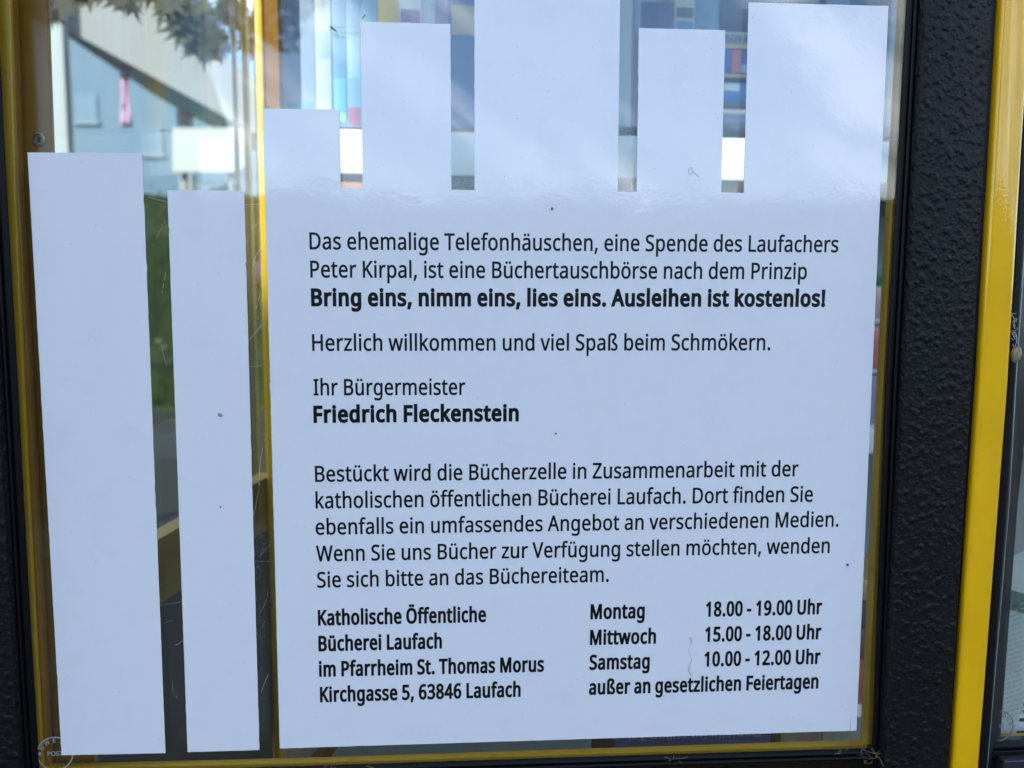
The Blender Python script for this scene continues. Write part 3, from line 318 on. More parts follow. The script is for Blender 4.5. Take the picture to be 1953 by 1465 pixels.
def tree(name, loc, h, rad, label, n, seed, gaps=-.05, size=.12, trunk_r=.16, cat='tree', m=None, low=.3):
    rng = random.Random(seed); t = empty(name, loc, label, cat)
    L = Vector(loc); g = MB()
    pts = [L + Vector((.12 * math.sin(i * 1.3 + seed), .1 * math.cos(i + seed), h * i / 7 - (.05 if i == 0 else 0))) for i in range(8)]
    g.tube(pts, [trunk_r * (1 - .11 * i) for i in range(8)], 9)
    tips = []
    for i in range(9):
        a = i * 2.4 + seed; b = pts[3 + i % 4]; e = L + Vector((math.cos(a) * rad * .7, math.sin(a) * rad * .7, h * (.62 + .04 * i)))
        g.tube([b, b.lerp(e, .5) + Vector((0, 0, .15 * h / 6)), e], [trunk_r * .45, trunk_r * .28, trunk_r * .08], 6); tips.append(e)
    g.build('trunk', BARK, t, smooth=True)
    v = []; f = []
    for e in tips + [L + Vector((0, 0, h * .8))]:
        vv, ff = leafy(rng, n // 10, e, (rad * .55, rad * .55, h * .2), size, gaps, seed); k = len(v); v += vv; f += [tuple(q + k for q in x) for x in ff]
    new('crown', v, f, m or LEAFM, t)
    return t
def hedge(name, x0, x1, y0, y1, h, label, seed, n=5000, cat='hedge', m=None, size=.05):
    rng = random.Random(seed); t = empty(name, ((x0 + x1) / 2, (y0 + y1) / 2, 0), label, cat); g = MB(); nx, nz = 34, 7; vv = []
    for j in range(nz):
        for i in range(nx):
            for_y = y0 if j < nz - 1 else (y0 + y1) / 2
            x = x0 + (x1 - x0) * i / (nx - 1); z = h * .93 * j / (nz - 1)
            vv.append((x, for_y + .14 * noise.noise(Vector((x * 2, z * 2, seed))), z + (.12 * h * noise.noise(Vector((x * .9, seed, 1))) if j else -.05)))
    for j in range(nz):
        for i in range(nx):
            x = x0 + (x1 - x0) * i / (nx - 1); z = h * .93 * j / (nz - 1); for_y = y1 if j < nz - 1 else (y0 + y1) / 2
            vv.append((x, for_y + .14 * noise.noise(Vector((x * 2, z * 2, seed + 4))), z + (.12 * h * noise.noise(Vector((x * .9, seed, 1))) if j else -.05)))
    ff = []
    for q in (0, nx * nz): ff += [(q + j * nx + i, q + j * nx + i + 1, q + (j + 1) * nx + i + 1, q + (j + 1) * nx + i) for j in range(nz - 1) for i in range(nx - 1)]
    g.add(vv, ff); g.build('branches', m or HEDGE, t, smooth=True)
    v = []; f = []
    while len(f) < 2 * n:
        x = rng.uniform(x0, x1); z = rng.uniform(0, h); y = (y0 if rng.random() < .5 else y1) if z < h * .9 else rng.uniform(y0, y1)
        z += .12 * h * noise.noise(Vector((x * .9, seed, 1))) * z / h
        p = Vector((x, y + .14 * noise.noise(Vector((x * 2, z * 2, seed))) + rng.gauss(0, .05), z + rng.gauss(0, .05)))
        nn = Vector((rng.gauss(0, 1), rng.gauss(0, 1), rng.gauss(.5, 1))).normalized(); a = nn.orthogonal().normalized(); b = nn.cross(a); s = size * (.6 + .8 * rng.random()); k = len(v)
        v += [p - a * s, p - b * s * .5, p + a * s, p + b * s * .5]; f += [(k, k + 1, k + 2), (k, k + 2, k + 3)]
    new('foliage', v, f, m or LEAFM, t); return t
hedge('laurel_hedge', -14, 2.5, 21.5, 23.2, 4.5, 'dark laurel hedge along the gravel path behind the booth', 2, 9000)
hedge('box_hedge', -9, 9, 11.2, 12.1, .85, 'low clipped box hedge at the far edge of the paving', 5, 5000)
hedge('privet_hedge', -14, 26, -17.2, -15.8, 3.8, 'long privet hedge across the road, mirrored in the glass', 8, 9000)
tree('linden_tree', (-16.2, 19.0, 0), 7.5, 2.6, 'broad linden tree beyond the path behind the booth', 5000, 4, size=.16)
tree('plum_tree', (-18, 27.0, 0), 6.2, 2.2, 'smaller plum tree standing behind the laurel hedge', 3000, 6, size=.15)

# a maple over the viewer: its unseen crown is shaped to keep the sun off the glass, one branch hangs into the mirrored picture
def maple():
    rng = random.Random(21)
    base = Vector((-5.6, -6.9, 0)); t = empty('shade_maple', base, 'large maple, its unseen crown shaped to shade the booth front', 'tree')
    g = MB(); pts = [base + Vector((.18 * i, .14 * i, .75 * i - (.05 if i == 0 else 0))) for i in range(8)]
    g.tube(pts, [.26 - .02 * i for i in range(8)], 10)
    cc = SUN * 6.2 + Vector((0, 0, 1.35))
    for i in range(11):
        b = pts[4 + i % 4]; a = i * 2.39
        e = cc + Vector((math.cos(a) * 1.5, math.sin(a) * 1.3, .5 * math.sin(i * 1.7)))
        g.tube([b, b.lerp(e, .5) + Vector((0, 0, .35)), e], [.09, .05, .015], 6)
    g.build('trunk', BARK, t, smooth=True)
    # maple leaf outline with five lobes
    lobes = []
    for i in range(20):
        a = math.pi * 2 * i / 20; kx = [1, .42, .72, .36, .95, .38, .62, .3, .5, .26, .3, .26, .5, .3, .62, .38, .95, .36, .72, .42][i]
        lobes.append(Vector((math.cos(a) * kx, math.sin(a) * kx, .06 * math.cos(3 * a))))
    tri = tessellate_polygon([[Vector((l.x, l.y, 0)) for l in lobes]])
    v = []; f = []
    side = SUN.cross(Vector((0, 0, 1))).normalized(); up = side.cross(SUN)
    def leaf(p, s):
        nn = Vector((rng.gauss(0, .7), rng.gauss(0, .7), 1)).normalized(); x = nn.orthogonal().normalized(); y = nn.cross(x); a = rng.random() * 6.28
        x, y = x * math.cos(a) + y * math.sin(a), y * math.cos(a) - x * math.sin(a); k = len(v)
        for l in lobes: v.append(p + x * l.x * s + y * l.y * s + nn * l.z * s)
        f.extend([tuple(q + k for q in q3) for q3 in tri])
    n = 0
    while n < MAPLE_N:
        p = cc + Vector((rng.uniform(-1.6, 1.6), rng.uniform(-1.5, 1.5), rng.gauss(0, .3)))
        q = p - SUN * ((p - CAM).dot(SUN)); s = q - CAM
        su, sv = s.dot(side), s.dot(up)           # where the sun ray through this leaf passes the booth
        if any((su - hx) ** 2 / rx ** 2 + (sv - hy) ** 2 / ry ** 2 < 1 for hx, hy, rx, ry in SUN_GAPS): continue
        leaf(p, rng.uniform(.08, .13)); n += 1
    new('crown', v, f, LEAFM, t)
    # hanging branch
    v.clear(); f.clear(); g = MB()
    tip = []
    for px, py, d in HANG:
        q = at(px, py, d); tip.append(Vector((q.x, -d, q.z)))
    root = cc + Vector((-.4, -1.6, -.2))
    g.tube([root, root.lerp(tip[0], .6) + Vector((0, 0, .25)), tip[0] + Vector((0, 0, .22))], [.02, .012, .005], 5)
    for q in tip: g.tube([tip[0] + Vector((0, 0, .22)), q + Vector((0, 0, .06)), q], [.005, .003, .0015], 4)
    g.build('twig', BARK, t)
    for q in tip:
        for i in range(6): leaf(q + Vector((rng.gauss(0, .035), rng.gauss(0, .08), rng.gauss(0, .03))), rng.uniform(.06, .10))
    new('hanging_leaves', v, f, LEAFM, t)
MAPLE_N = 15000
side_ = SUN.cross(Vector((0, 0, 1))).normalized(); up_ = side_.cross(SUN)
SUN_GAPS = [((at(px, py, Y) - CAM).dot(side_), (at(px, py, Y) - CAM).dot(up_), r + .1, r + .1) for px, py, Y, r in ((486, 40, .48, .06), (672, 285, .52, .02), (1404, 325, .52, .02))]  # holes shaped into the unseen crown to throw sun patches inside the booth
SUN_GAPS += [((at(px, py, Y) - CAM).dot(side_), (at(px, py, Y) - CAM).dot(up_), r + .1, r + .1) for px, py, Y, r in ((400, 210, .36, .04),)]
LEAF_PX = ((95, 5), (100, 30), (120, -5), (140, 18), (150, -20), (170, -8), (205, -18), (228, -5), (250, 8), (268, -10), (290, -15), (312, 12), (330, 5), (335, 38), (345, 20), (350, 60), (362, 35), (372, 72), (385, 90), (395, 60), (400, 30), (380, 10), (420, 20), (440, 40), (430, 0), (460, 15), (478, 45), (470, 80), (500, 30), (520, 55), (530, 75), (545, 40), (560, 15), (575, 25), (540, 5), (585, -5), (360, 0), (410, 70), (415, 95))
HANG = [(x, y, 3.4) for x, y in LEAF_PX] + [(x, -30, 3.4) for x in range(90, 600, 28)]
maple()

# the house across the road on the left of the mirrored picture: dark wall, white corner board
def house():
    x1 = at(90, 700, 11).x; y1 = -11.2
    t = empty('timber_house', (x1 - 3, y1 - 2, 0), 'dark timber house with white corner post across the road, mirrored in the pane', 'house')
    dw = mat('dark_timber', (.05, .035, .022), .8, bumps=(('noise', 20, .6, .01),), mottle=((.09, .06, .035), 3, .4, .8)); wt = mat('white_paint', (.72, .72, .70), .5); tile = mat('roof_tile', (.16, .06, .035), .8)
    g = MB(); g.box((x1 - 6, y1 - 7, -.05), (x1, y1, 5.2)); g.build('wall', dw, t)
    g = MB(); g.box((x1 + .003, y1 - .1, 0), (x1 + .22, y1 + .12, 5.2)); g.build('corner_post', wt, t)
    g = MB(); g.prism([(x1 - 6.5, y1 + .5, 5.0), (x1 + .5, y1 + .5, 5.2), (x1 + .5, y1 - 3.5, 7.6), (x1 - 6.5, y1 - 3.5, 7.6)], (0, 0, .14)); g.prism([(x1 - 6.5, y1 - 7.6, 5.0), (x1 + .5, y1 - 7.6, 5.0), (x1 + .5, y1 - 3.52, 7.6), (x1 - 6.5, y1 - 3.52, 7.6)], (0, 0, .14)); g.build('roof', tile, t)
    for i in range(2):
        wx = x1 - 1.6 - i * 2.4; g = MB()
        for a, b in (((wx - .62, 1.0), (wx + .62, 1.1)), ((wx - .62, 2.3), (wx + .62, 2.4)), ((wx - .62, 1.1), (wx - .52, 2.3)), ((wx + .52, 1.1), (wx + .62, 2.3)), ((wx - .04, 1.1), (wx + .04, 2.3))):
            g.box((a[0], y1 + .002, a[1]), (b[0], y1 + .06, b[1]))
        fr = g.build('window_frame', wt, t)
        g = MB(); g.box((wx - .52, y1 + .003, 1.1), (wx + .52, y1 + .02, 2.3)); g.build('pane', mat('dark_pane', (.02, .025, .03), .08), fr)
house()

# behind the booth on the left: an added roof and post standing in for a veil of light, seen through the side pane
def stand_in_carport():
    Y = 4.6; t = empty('stand_in_carport', (at(105, 600, Y).x, Y, 0), 'sloping pale grey roof edge and white post added for a veil of light on the glass', 'stand_in_carport')
    m = mat('pale_grey_sheet', (.24, .235, .23), .6, mottle=((.28, .265, .265), 1.2, .35, .7)); wp = mat('white_post_paint', (.34, .36, .35), .5); gp = mat('grey_post_paint', (.30, .30, .30), .6)
    g = MB(); g.prism([at(20, -215, Y), at(341, 46, Y), at(430, 109, Y), at(545, 195, Y), at(545, 287, Y), at(500, 262, Y), at(120, 52, Y), at(20, -3, Y)], (0, 2.4, 0)); g.build('roof_edge', m, t)
    a, b, c = at(87, 170, Y - .1).x, at(97, 170, Y - .1).x, at(124, 170, Y - .1).x
    g = MB(); g.box((a, Y - .1, .02), (b - .001, Y - .02, 3.4)); g.build('post', gp, t); g = MB(); g.box((b, Y - .1, .02), (c, Y - .02, 3.4)); g.build('post', wp, t)
    for y_ in (Y + 2.2,):
        g = MB(); g.box((a, y_, .02), (c, y_ + .1, 3.3)); g.build('post', wp, t)
    p = at(226, 128, Y + .2); q = at(252, 243, Y + .2); g = MB(); rows = []  # added pink strip, stands in for a blurred tint in the glass
    for j in range(9):
        z = p.z + (q.z - p.z) * j / 8; rows.append([Vector((p.x + (q.x - p.x) * i / 6, p.y + .03 * math.sin(i * 1.7 + j * .3), z)) for i in range(7)])
    g.add([v for r in rows for v in r], [(j * 7 + i, j * 7 + i + 1, (j + 1) * 7 + i + 1, (j + 1) * 7 + i) for j in range(8) for i in range(6)])
    o = g.build('pink_tint_strip', mat('pink_tint_mat', (.62, .40, .55), .8), None, smooth=True); so_ = o.modifiers.new('s', 'SOLIDIFY'); so_.thickness = .006
    g = MB(); g.tube([at(218, 127, Y + .2), at(260, 129, Y + .2)], .012, 8); g.build('rod', gp, o); tag(o, 'narrow pink strip added as a stand-in for a blurred pink tint', 'tint_strip')
    Yb = Y - .3; P = [at(329, 243, Yb), at(462, 243, Yb), at(476, 256, Yb), at(475, 306, Yb), at(459, 328, Yb), at(329, 328, Yb)]  # added board in place of a sunlit patch on the shelf, cut to its outline
    g = MB(); g.prism(P, (0, .03, 0)); o = g.build('sun_patch_board', mat('sun_patch_board', (.42, .43, .39), .5), None)
    for x in (350, 440):
        g = MB(); u = at(x, 328, Yb + .04); g.tube([Vector((u.x, Yb + .06, .02)), Vector((u.x, Yb + .06, u.z + .1))], .02, 8); g.build('stand', gp, o)
    tag(o, 'bright white board with clipped corners added in place of a sunlit shelf patch', 'board')
stand_in_carport()
def branch():  # leaves added behind the booth to repeat the mirrored leaf shapes
    rng = random.Random(5); base = Vector((-3.0, 3.2, 0)); t = empty('stand_in_maple', base, 'young maple added behind the booth, its dark leaves standing in for mirrored ones', 'tree')
    g = MB(); Y = 1.7; top = base + Vector((.1, -.3, 3.4)); g.tube([base - Vector((0, 0, .05)), base + Vector((.05, -.1, 1.6)), top], [.06, .045, .03], 8)
    kx = [1, .42, .72, .36, .95, .38, .62, .3, .5, .26, .3, .26, .5, .3, .62, .38, .95, .36, .72, .42]
    lob = [(math.cos(math.pi * i / 10) * kx[i], math.sin(math.pi * i / 10) * kx[i]) for i in range(20)]; tri = tessellate_polygon([[Vector((x, y, 0)) for x, y in lob]]); v = []; f = []
    pts = []
    for x, y in LEAF_PX:
        q = at(x, y, Y + rng.uniform(-.15, .35)); pts.append(q); n_ = Vector((rng.gauss(0, .35), -1, rng.gauss(.2, .35))).normalized(); xx = n_.cross(Vector((0, 0, 1))).normalized(); yy = -n_.cross(xx)
        for k_ in range(2 if x > 330 else 1):
            a = math.pi * 1.5 + rng.gauss(0, .6); s = rng.uniform(.045, .075); o = q + Vector((rng.gauss(0, .012), .02 * k_, rng.gauss(0, .012))) * (1 if k_ else 0); k = len(v)
            cx, cy = math.cos(a), math.sin(a)
            for u, w_ in lob: v.append(o + xx * (u * cx - w_ * cy) * s + yy * (u * cy + w_ * cx) * s + n_ * .002 * math.cos(9 * u))
            f += [tuple(i + k for i in q3) for q3 in tri]
    hub = [at(60, -160, Y), at(300, -130, Y), at(520, -120, Y)]
    for a, b in zip([top] + hub, hub): g.tube([a, a.lerp(b, .5) + Vector((0, 0, .04)), b], [.012, .010, .008], 6)
    for q in pts:
        h = min(hub, key=lambda h: (h - q).length); g.tube([h, h.lerp(q, .5) + Vector((0, 0, .03)), q], [.004, .002, .001], 4)
    g.build('trunk', BARK, t, smooth=True); new('leaves', v, f, mat('maple_leaf', (.016, .014, .002), .7, mottle=((.06, .042, .003), 9, .4, .7)), t)
branch()

def blue_backdrop():  # blue wall added to cover the bright sky with a milky tone
    Y = 26; P = [at(-40, -60, Y), at(545, 275, Y), at(545, 700, Y), at(-40, 700, Y)]; P[2].z = P[3].z = -.05; P[2].x = P[1].x; P[3].x = P[0].x
    t = empty('blue_backdrop', (P[2].x - 3, Y + 3, 0), 'pale blue house-shaped backdrop added to cover the bright sky behind the laurel hedge', 'house')
    g = MB(); g.prism(P, (0, 7, 0)); g.build('wall', mat('backdrop_blue', (.125, .185, .25), .85, bumps=(('noise', 12, .4, .01),), mottle=((.15, .21, .27), .5, .3, .7)), t)
    g = MB(); a, b = P[0] + Vector((-.5, -.4, .28)), P[1] + Vector((.5, -.4, -.28)); g.prism([a, b, b + Vector((0, 0, .3)), a + Vector((0, 0, .3))], (0, 8, 0)); g.build('roof', mat('grey_roof', (.12, .12, .12), .7), t)
    for x in (165, 290):
        u = at(x - 22, 180 + (x - 165) * .5, Y - .02); v = at(x + 22, 232 + (x - 165) * .5, Y - .02); g = MB(); g.box((u.x, Y - .05, v.z), (v.x, Y - .003, u.z)); w_ = g.build('window', mat('pale_pane', (.15, .21, .275), .3), t)
        g = MB(); g.box((u.x - .06, Y - .08, v.z - .1), (v.x + .06, Y - .002, v.z - .002)); g.build('sill', mat('white_paint2', (.20, .25, .30), .6), w_)
blue_backdrop()

tree('garden_shrub', (3.1, 4.6, .03), 1.0, .7, 'sunlit yellow-green shrub beyond the second pane on the right', 1500, 3, gaps=-.3, size=.06, trunk_r=.03, cat='shrub', m=mat('bright_leaf', (.20, .30, .02), .5, mottle=((.30, .38, .03), 3, .4, .7)))

# ------------------------------------------------------------------ the phone booth
booth = empty('phone_booth', (0.15, 0.35, .03), 'yellow and black former phone booth, a glazed door beside a second pane', 'phone booth')
ZT, ZB = 2.60, .06
def interp(pts, y):
    for a, b in zip(pts, pts[1:]):
        if y <= b[0] or b is pts[-1]:
            t = (y - a[0]) / (b[0] - a[0]); return a[1] + (b[1] - a[1]) * t
YS = [-40, 150, 366, 550, 732, 950, 1180, 1410, 1500]
def vbar(name, L, Rr, Yf, Yb, m, parent=booth, bev=.0008, zt=ZT, zb=ZB, round_=0):
    g = MB(); rings = []
    rows = [(y, None) for y in YS]
    for y in YS:
        a = at(interp(L, y), y, Yf); b = at(interp(Rr, y), y, Yf); z = (a.z + b.z) / 2
        rings.append((a.x, b.x, z))
    rings = [(rings[0][0], rings[0][1], zt)] + rings + [(rings[-1][0], rings[-1][1], zb)]
    R4 = []
    for x0, x1, z in rings:
        if round_:
            n = 8; arc = []
            for i in range(n + 1):
                t = i / n; arc.append(Vector((x0 + (x1 - x0) * t, Yf - round_ * math.sin(math.pi * t), z)))
            R4.append(arc + [Vector((x1, Yb, z)), Vector((x0, Yb, z))])
        else: R4.append([Vector((x0, Yf, z)), Vector((x1, Yf, z)), Vector((x1, Yb, z)), Vector((x0, Yb, z))])
    g.loft(R4); o = g.build(name, m, parent)
    if round_: o.data.polygons.foreach_set('use_smooth', [True] * len(o.data.polygons)); o.modifiers.new('es', 'EDGE_SPLIT').split_angle = R(40)
    else: bevel(o, bev)
    return o
def hbar(name, T, Bt, Yf, Yb, m, x0=-10, x1=1700, parent=booth, bev=.0008, round_=0):
    """T, Bt: [(x, y)] rows of pixels across"""
    g = MB(); rings = []
    for i in range(9):
        x = x0 + (x1 - x0) * i / 8
        a = at(x, interp(T, x), Yf); b = at(x, interp(Bt, x), Yf); xx = (a.x + b.x) / 2
        if round_:
            arc = [Vector((xx, Yf - round_ * math.sin(math.pi * k / 8), a.z + (b.z - a.z) * k / 8)) for k in range(9)]
            rings.append(arc + [Vector((xx, Yb, b.z)), Vector((xx, Yb, a.z))])
        else: rings.append([Vector((xx, Yf, a.z)), Vector((xx, Yf, b.z)), Vector((xx, Yb, b.z)), Vector((xx, Yb, a.z))])
    g.loft(rings); o = g.build(name, m, parent)
    if round_: o.data.polygons.foreach_set('use_smooth', [True] * len(o.data.polygons)); o.modifiers.new('es', 'EDGE_SPLIT').split_angle = R(40)
    else: bevel(o, bev)
    return o

# --- the big pane
pa, pb = at(-8, 732, 0).x, at(1742, 0, 0).x
pt = 2.50; pbz = at(900, 1462, 0).z
g = MB(); g.box((pa, 0, pbz), (pb, .0062, pt)); pane = g.build('glass_pane', GLASS, booth)

# --- right side of the door: yellow inner frame, rubber, ribs, textured slab, yellow post
yr_l = [(0, 1723), (732, 1684), (1410, 1653)]
yr_r = [(0, 1731), (732, 1690), (1410, 1665)]
vbar('inner_frame', yr_l, [(0, 1775), (732, 1735), (1410, 1705)], .0085, .0195, YEL_DIRTY, zt=2.52, zb=at(900, 1440, .01).z)
vbar('rubber_gasket', yr_r, [(0, 1743), (732, 1703), (1410, 1675)], -.0012, .0003, RUB, round_=.0022)
vbar('rubber_lip', [(0, 1744), (732, 1705), (1410, 1677)], [(0, 1752), (732, 1713), (1410, 1684)], -.0035, -.0001, RUB, round_=.0012)
vbar('door_stile', [(0, 1766), (732, 1727), (1410, 1692), (1465, 1690)], [(0, 1894), (732, 1854), (1410, 1812)], -.0134, .03, BLK, bev=.0012)
vbar('recessed_strip', [(0, 1890), (732, 1850), (1410, 1808)], [(0, 1925), (732, 1885), (1410, 1840)], -.0075, .025, BLK_S)
vbar('corner_post', [(0, 1914), (732, 1872), (1410, 1825)], [(0, 1968), (732, 1925), (1410, 1873)], -.016, .03, YEL, bev=.0032)
vbar('black_strip', [(0, 1966), (732, 1923), (1410, 1871)], [(0, 1983), (732, 1936), (1410, 1887)], -.006, .03, BLK_S)
vbar('sealant_line', [(0, 1983.5), (540, 1949), (732, 1936.5), (960, 1925), (1410, 1887.5)], [(0, 1987), (540, 1951.5), (732, 1938.5), (960, 1926), (1410, 1888.3)], -.0052, .001, mat('grey_sealant', (.36, .40, .42), .6))
# slanting dark grey reveal of the second pane
g = MB(); rows = []
for y, xa, xb in ((-200, 2001, 2036), (0, 1986, 2021), (732, 1938, 1966), (960, 1926, 1941), (1410, 1888, 1908), (1465, 1884, 1904)):
    a = at(xa, y, -.004); b = at(xb, y, .006); rows.append([a, b, Vector((b.x, .03, b.z)), Vector((a.x, .03, a.z))])
rows = [[Vector((p.x, p.y, ZT)) for p in rows[0]]] + rows + [[Vector((p.x, p.y, ZB)) for p in rows[-1]]]
g.loft(rows); g.build('window_reveal', GREYM, booth)
x2a, x2b = at(1900, 1450, .004).x, .98
g = MB(); g.box((x2a - .004, .004, at(1920, 1403, .004).z - .004), (x2b, .010, 2.50)); pane2 = g.build('glass_pane', GLASS, booth)
pane2['label'] = 'narrow second pane on the right'
hbar('window_sill', [(1880, 1412), (2200, 1403)], [(1880, 1424), (2200, 1414)], .012, .0225, YEL_DIRTY, 1895, 3600)
hbar('rubber_gasket', [(1880, 1418), (2200, 1408)], [(1880, 1432), (2200, 1421)], .001, .011, RUB, 1893, 3600, round_=.002)
hbar('rubber_lip', [(1880, 1434), (2200, 1423)], [(1880, 1450), (2200, 1438)], -.002, .011, RUB, 1893, 3600)
g = MB(); g.box((x2a - .003, -.010, ZB), (x2b + .06, .026, at(1920, 1452, -.01).z)); bevel(g.build('lower_panel', mat('black_lower_panel', (.018, .02, .026), .28, bumps=(('noise', 300, .25, .0005),)), booth), .001)

# --- left side
vbar('inner_frame', [(0, -28), (190, -17), (380, -8), (760, 14), (1100, 32), (1400, 50)], [(0, 19), (380, 29), (760, 45), (1100, 62), (1400, 78)], .0085, .0125, YEL_DIRTY, zt=2.52, zb=at(900, 1440, .01).z)
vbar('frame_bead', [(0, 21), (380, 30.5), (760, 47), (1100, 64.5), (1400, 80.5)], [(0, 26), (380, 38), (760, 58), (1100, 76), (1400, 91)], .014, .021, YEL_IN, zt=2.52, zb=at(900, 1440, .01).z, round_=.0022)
vbar('rubber_gasket', [(0, -26), (380, -4), (760, 18), (1100, 36), (1400, 54)], [(0, -8), (190, 3), (380, 12), (760, 34), (1100, 51), (1400, 69.5)], -.0012, .0003, RUB, round_=.0026)
vbar('rubber_lip', [(0, -36), (380, -13), (760, 10), (1100, 28), (1400, 46)], [(0, -27), (380, -5), (760, 17), (1100, 35), (1400, 53)], -.0035, -.0001, RUB, round_=.0016)
vbar('door_stile', [(0, -190), (380, -166), (760, -140), (1400, -110)], [(0, -52), (380, -28), (760, -5), (1100, 13), (1400, 31)], -.0134, .03, BLK, bev=.0012)
vbar('corner_post', [(0, -300), (1400, -215)], [(0, -206), (1400, -126)], -.016, .03, YEL, bev=.0032)
# --- bottom
zi = 1.0
hbar('inner_frame', [(68, 1466), (560, 1455), (1100, 1437), (1650, 1419)], [(68, 1495), (560, 1484), (1100, 1466), (1650, 1446)], .009, .0165, YEL_DIRTY, 52, 1672)
hbar('rubber_gasket', [(0, 1478), (560, 1464), (1100, 1446), (1650, 1429)], [(0, 1489), (560, 1475), (1100, 1457), (1650, 1440)], -.0014, .0003, RUB, 40, 1676, round_=.0022)
hbar('rubber_lip', [(0, 1491), (560, 1477), (1100, 1459), (1650, 1442)], [(0, 1497), (560, 1484), (1100, 1466), (1650, 1449)], -.0035, .0, RUB, 40, 1684, round_=.0012)
a = at(20, 1516, -.0134); b = at(1690, 1477, -.0134)
g = MB(); g.prism([(a.x, -.0132, a.z), (b.x, -.0132, b.z), (b.x, -.0132, ZB), (a.x, -.0132, ZB)], (0, .043, 0)); bevel(g.build('door_rail', BLK_S, booth), .001)
# --- roof, base, top rail
xl, xr = at(-300, 0, 0).x, x2b + .1
g = MB(); g.box((xl, -.012, 2.48), (xr, .03, ZT)); bevel(g.build('top_rail', BLK_S, booth), .001)
g = MB(); g.loft([[Vector((xl - .03, -.03, z)), Vector((xr + .03, -.03, z)), Vector((xr + .03, .98, z)), Vector((xl - .03, .98, z))] if k == 0 else [Vector((xl + .05, .05, z)), Vector((xr - .05, .05, z)), Vector((xr - .05, .9, z)), Vector((xl + .05, .9, z))] for k, z in ((0, ZT + .001), (0, ZT + .09), (1, ZT + .15))]); bevel(g.build('roof', YEL, booth), .006)
g = MB(); g.box((xl, -.01, .03), (xr, .95, ZB - .001)); g.build('base', GREYM, booth)
# --- left wall of the booth, seen edge-on through the pane: stile, leaning rails, frosted stripe, glass
P0 = at(60, 732, .024); e1 = Vector((math.sin(R(7.5)), math.cos(R(7.5)), 0)); nL = Vector((math.cos(R(7.5)), -math.sin(R(7.5)), 0))
def onL(px, py, off=0.0): return on_plane(px, py, P0 + nL * off, nL)
def wall_piece(name, poly, th, m, off=0.0, parent=booth):
    g = MB(); g.prism([onL(x, y, off) for x, y in poly], -nL * th); return g.build(name, m, parent)
a = at(24, 0, .024)
def zat(px, py, Y): return at(px, py, Y).z
g = MB(); rr = []
for y, xa, xb in ((-40, 26, 86), (380, 39, 101), (760, 57, 117), (1100, 75, 131), (1309, 86, 141)):
    p = at(xa, y, .024); q = at(xb, y, .024); rr.append([p, q, Vector((q.x, .0305, q.z)), Vector((p.x, .0305, p.z))])
rr = [[Vector((p.x, p.y, 2.52)) for p in rr[0]]] + rr
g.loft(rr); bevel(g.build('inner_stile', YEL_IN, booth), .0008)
g = MB(); poly = [(78, 1311), (108, 1297), (182, 1297), (182, 1520), (78, 1520)]
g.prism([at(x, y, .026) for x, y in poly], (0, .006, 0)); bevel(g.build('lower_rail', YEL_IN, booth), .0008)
# screw in the stile
c = at(74.5, 267, .0238); g = MB()
g.loft([[c + Vector((math.cos(i * math.pi / 8) * r, y, math.sin(i * math.pi / 8) * r * 1.15)) for i in range(16)] for r, y in ((.0046, 0), (.0046, -.0009), (.0036, -.0016), (.0034, -.0016), (.0028, -.0004))])
g.build('screw', mat('screw_metal', (.30, .25, .12), .35, metal=.8), booth, smooth=False)
g = MB(); g.box((c.x - .0012, -.0007 + c.y, c.z - .0022), (c.x + .0016, c.y - .0003, c.z + .002)); g.build('screw_recess', BLK_S, booth)
wall_piece('side_rail', [(99, 1146), (522, 902), (522, 1003), (99, 1300)], .02, mat('ochre_rail', (.42, .24, .02), .5))
wall_piece('lower_wall_panel', [(99, 1301), (521, 1004), (521, 1900), (99, 1900)], .004, mat('dark_wall_panel', (.030, .030, .024), .5, mottle=((.045, .044, .035), 12, .4, .8)), .001)
pl = MB(); zc = [onL(80, 700), onL(500, 700)]
pl.prism([Vector((zc[0].x, zc[0].y, ZB)), Vector((zc[1].x, zc[1].y, ZB)), Vector((zc[1].x, zc[1].y, 2.48)), Vector((zc[0].x, zc[0].y, 2.48))], -nL * .005)
sg = pl.build('side_pane', GLASS3, booth)
# corner post at the far end of the side wall
Yp = zc[1].y
def post(name, x0s, x1s, Y, m, dy=.03):
    g = MB(); a = at(x0s[0], 0, Y); b = at(x1s[0], 0, Y); c = at(x0s[1], 1440, Y); d = at(x1s[1], 1440, Y)
    xa, xb = (a.x + c.x) / 2, (b.x + d.x) / 2
    g.box((xa, Y, ZB), (xb, Y + dy, 2.48)); return bevel(g.build(name, m, booth), .002)
YEL_P = mat('yellow_post', (.80, .45, .004), .35, coat=.4)
post('back_post', (490, 516), (505, 531), Yp, YEL_P)
g = MB(); xq = (at(505, 0, Yp + .002).x + at(531, 1440, Yp + .002).x) / 2; g.box((xq + .0005, Yp + .004, at(520, 1003, Yp).z), (xq + .019, Yp + .03, 2.48)); g.build('back_post', YEL_IN, booth)
post('mullion', (464, 492), (473, 501), Yp + .25, mat('olive_mullion', (.20, .17, .05), .5), .02)
post('mullion', (444, 474), (449, 479), Yp + .34, mat('pale_mullion', (.55, .44, .20), .5), .02)
# rear pane with frame
g = MB(); g.box((xl + .06, .93, ZB), (xr - .04, .936, 2.48)); g.build('rear_pane', GLASS2, booth)
for i, xx in enumerate((-.348, xr - .05)):
    g = MB(); g.box((xx, .90, ZB), (xx + .022, .96, 2.48)); bevel(g.build('rear_post', YEL_IN, booth), .002)
g = MB(); g.box((xr - .03, .04, ZB), (xr - .024, .90, 2.48)); g.build('side_pane', GLASS2, booth)

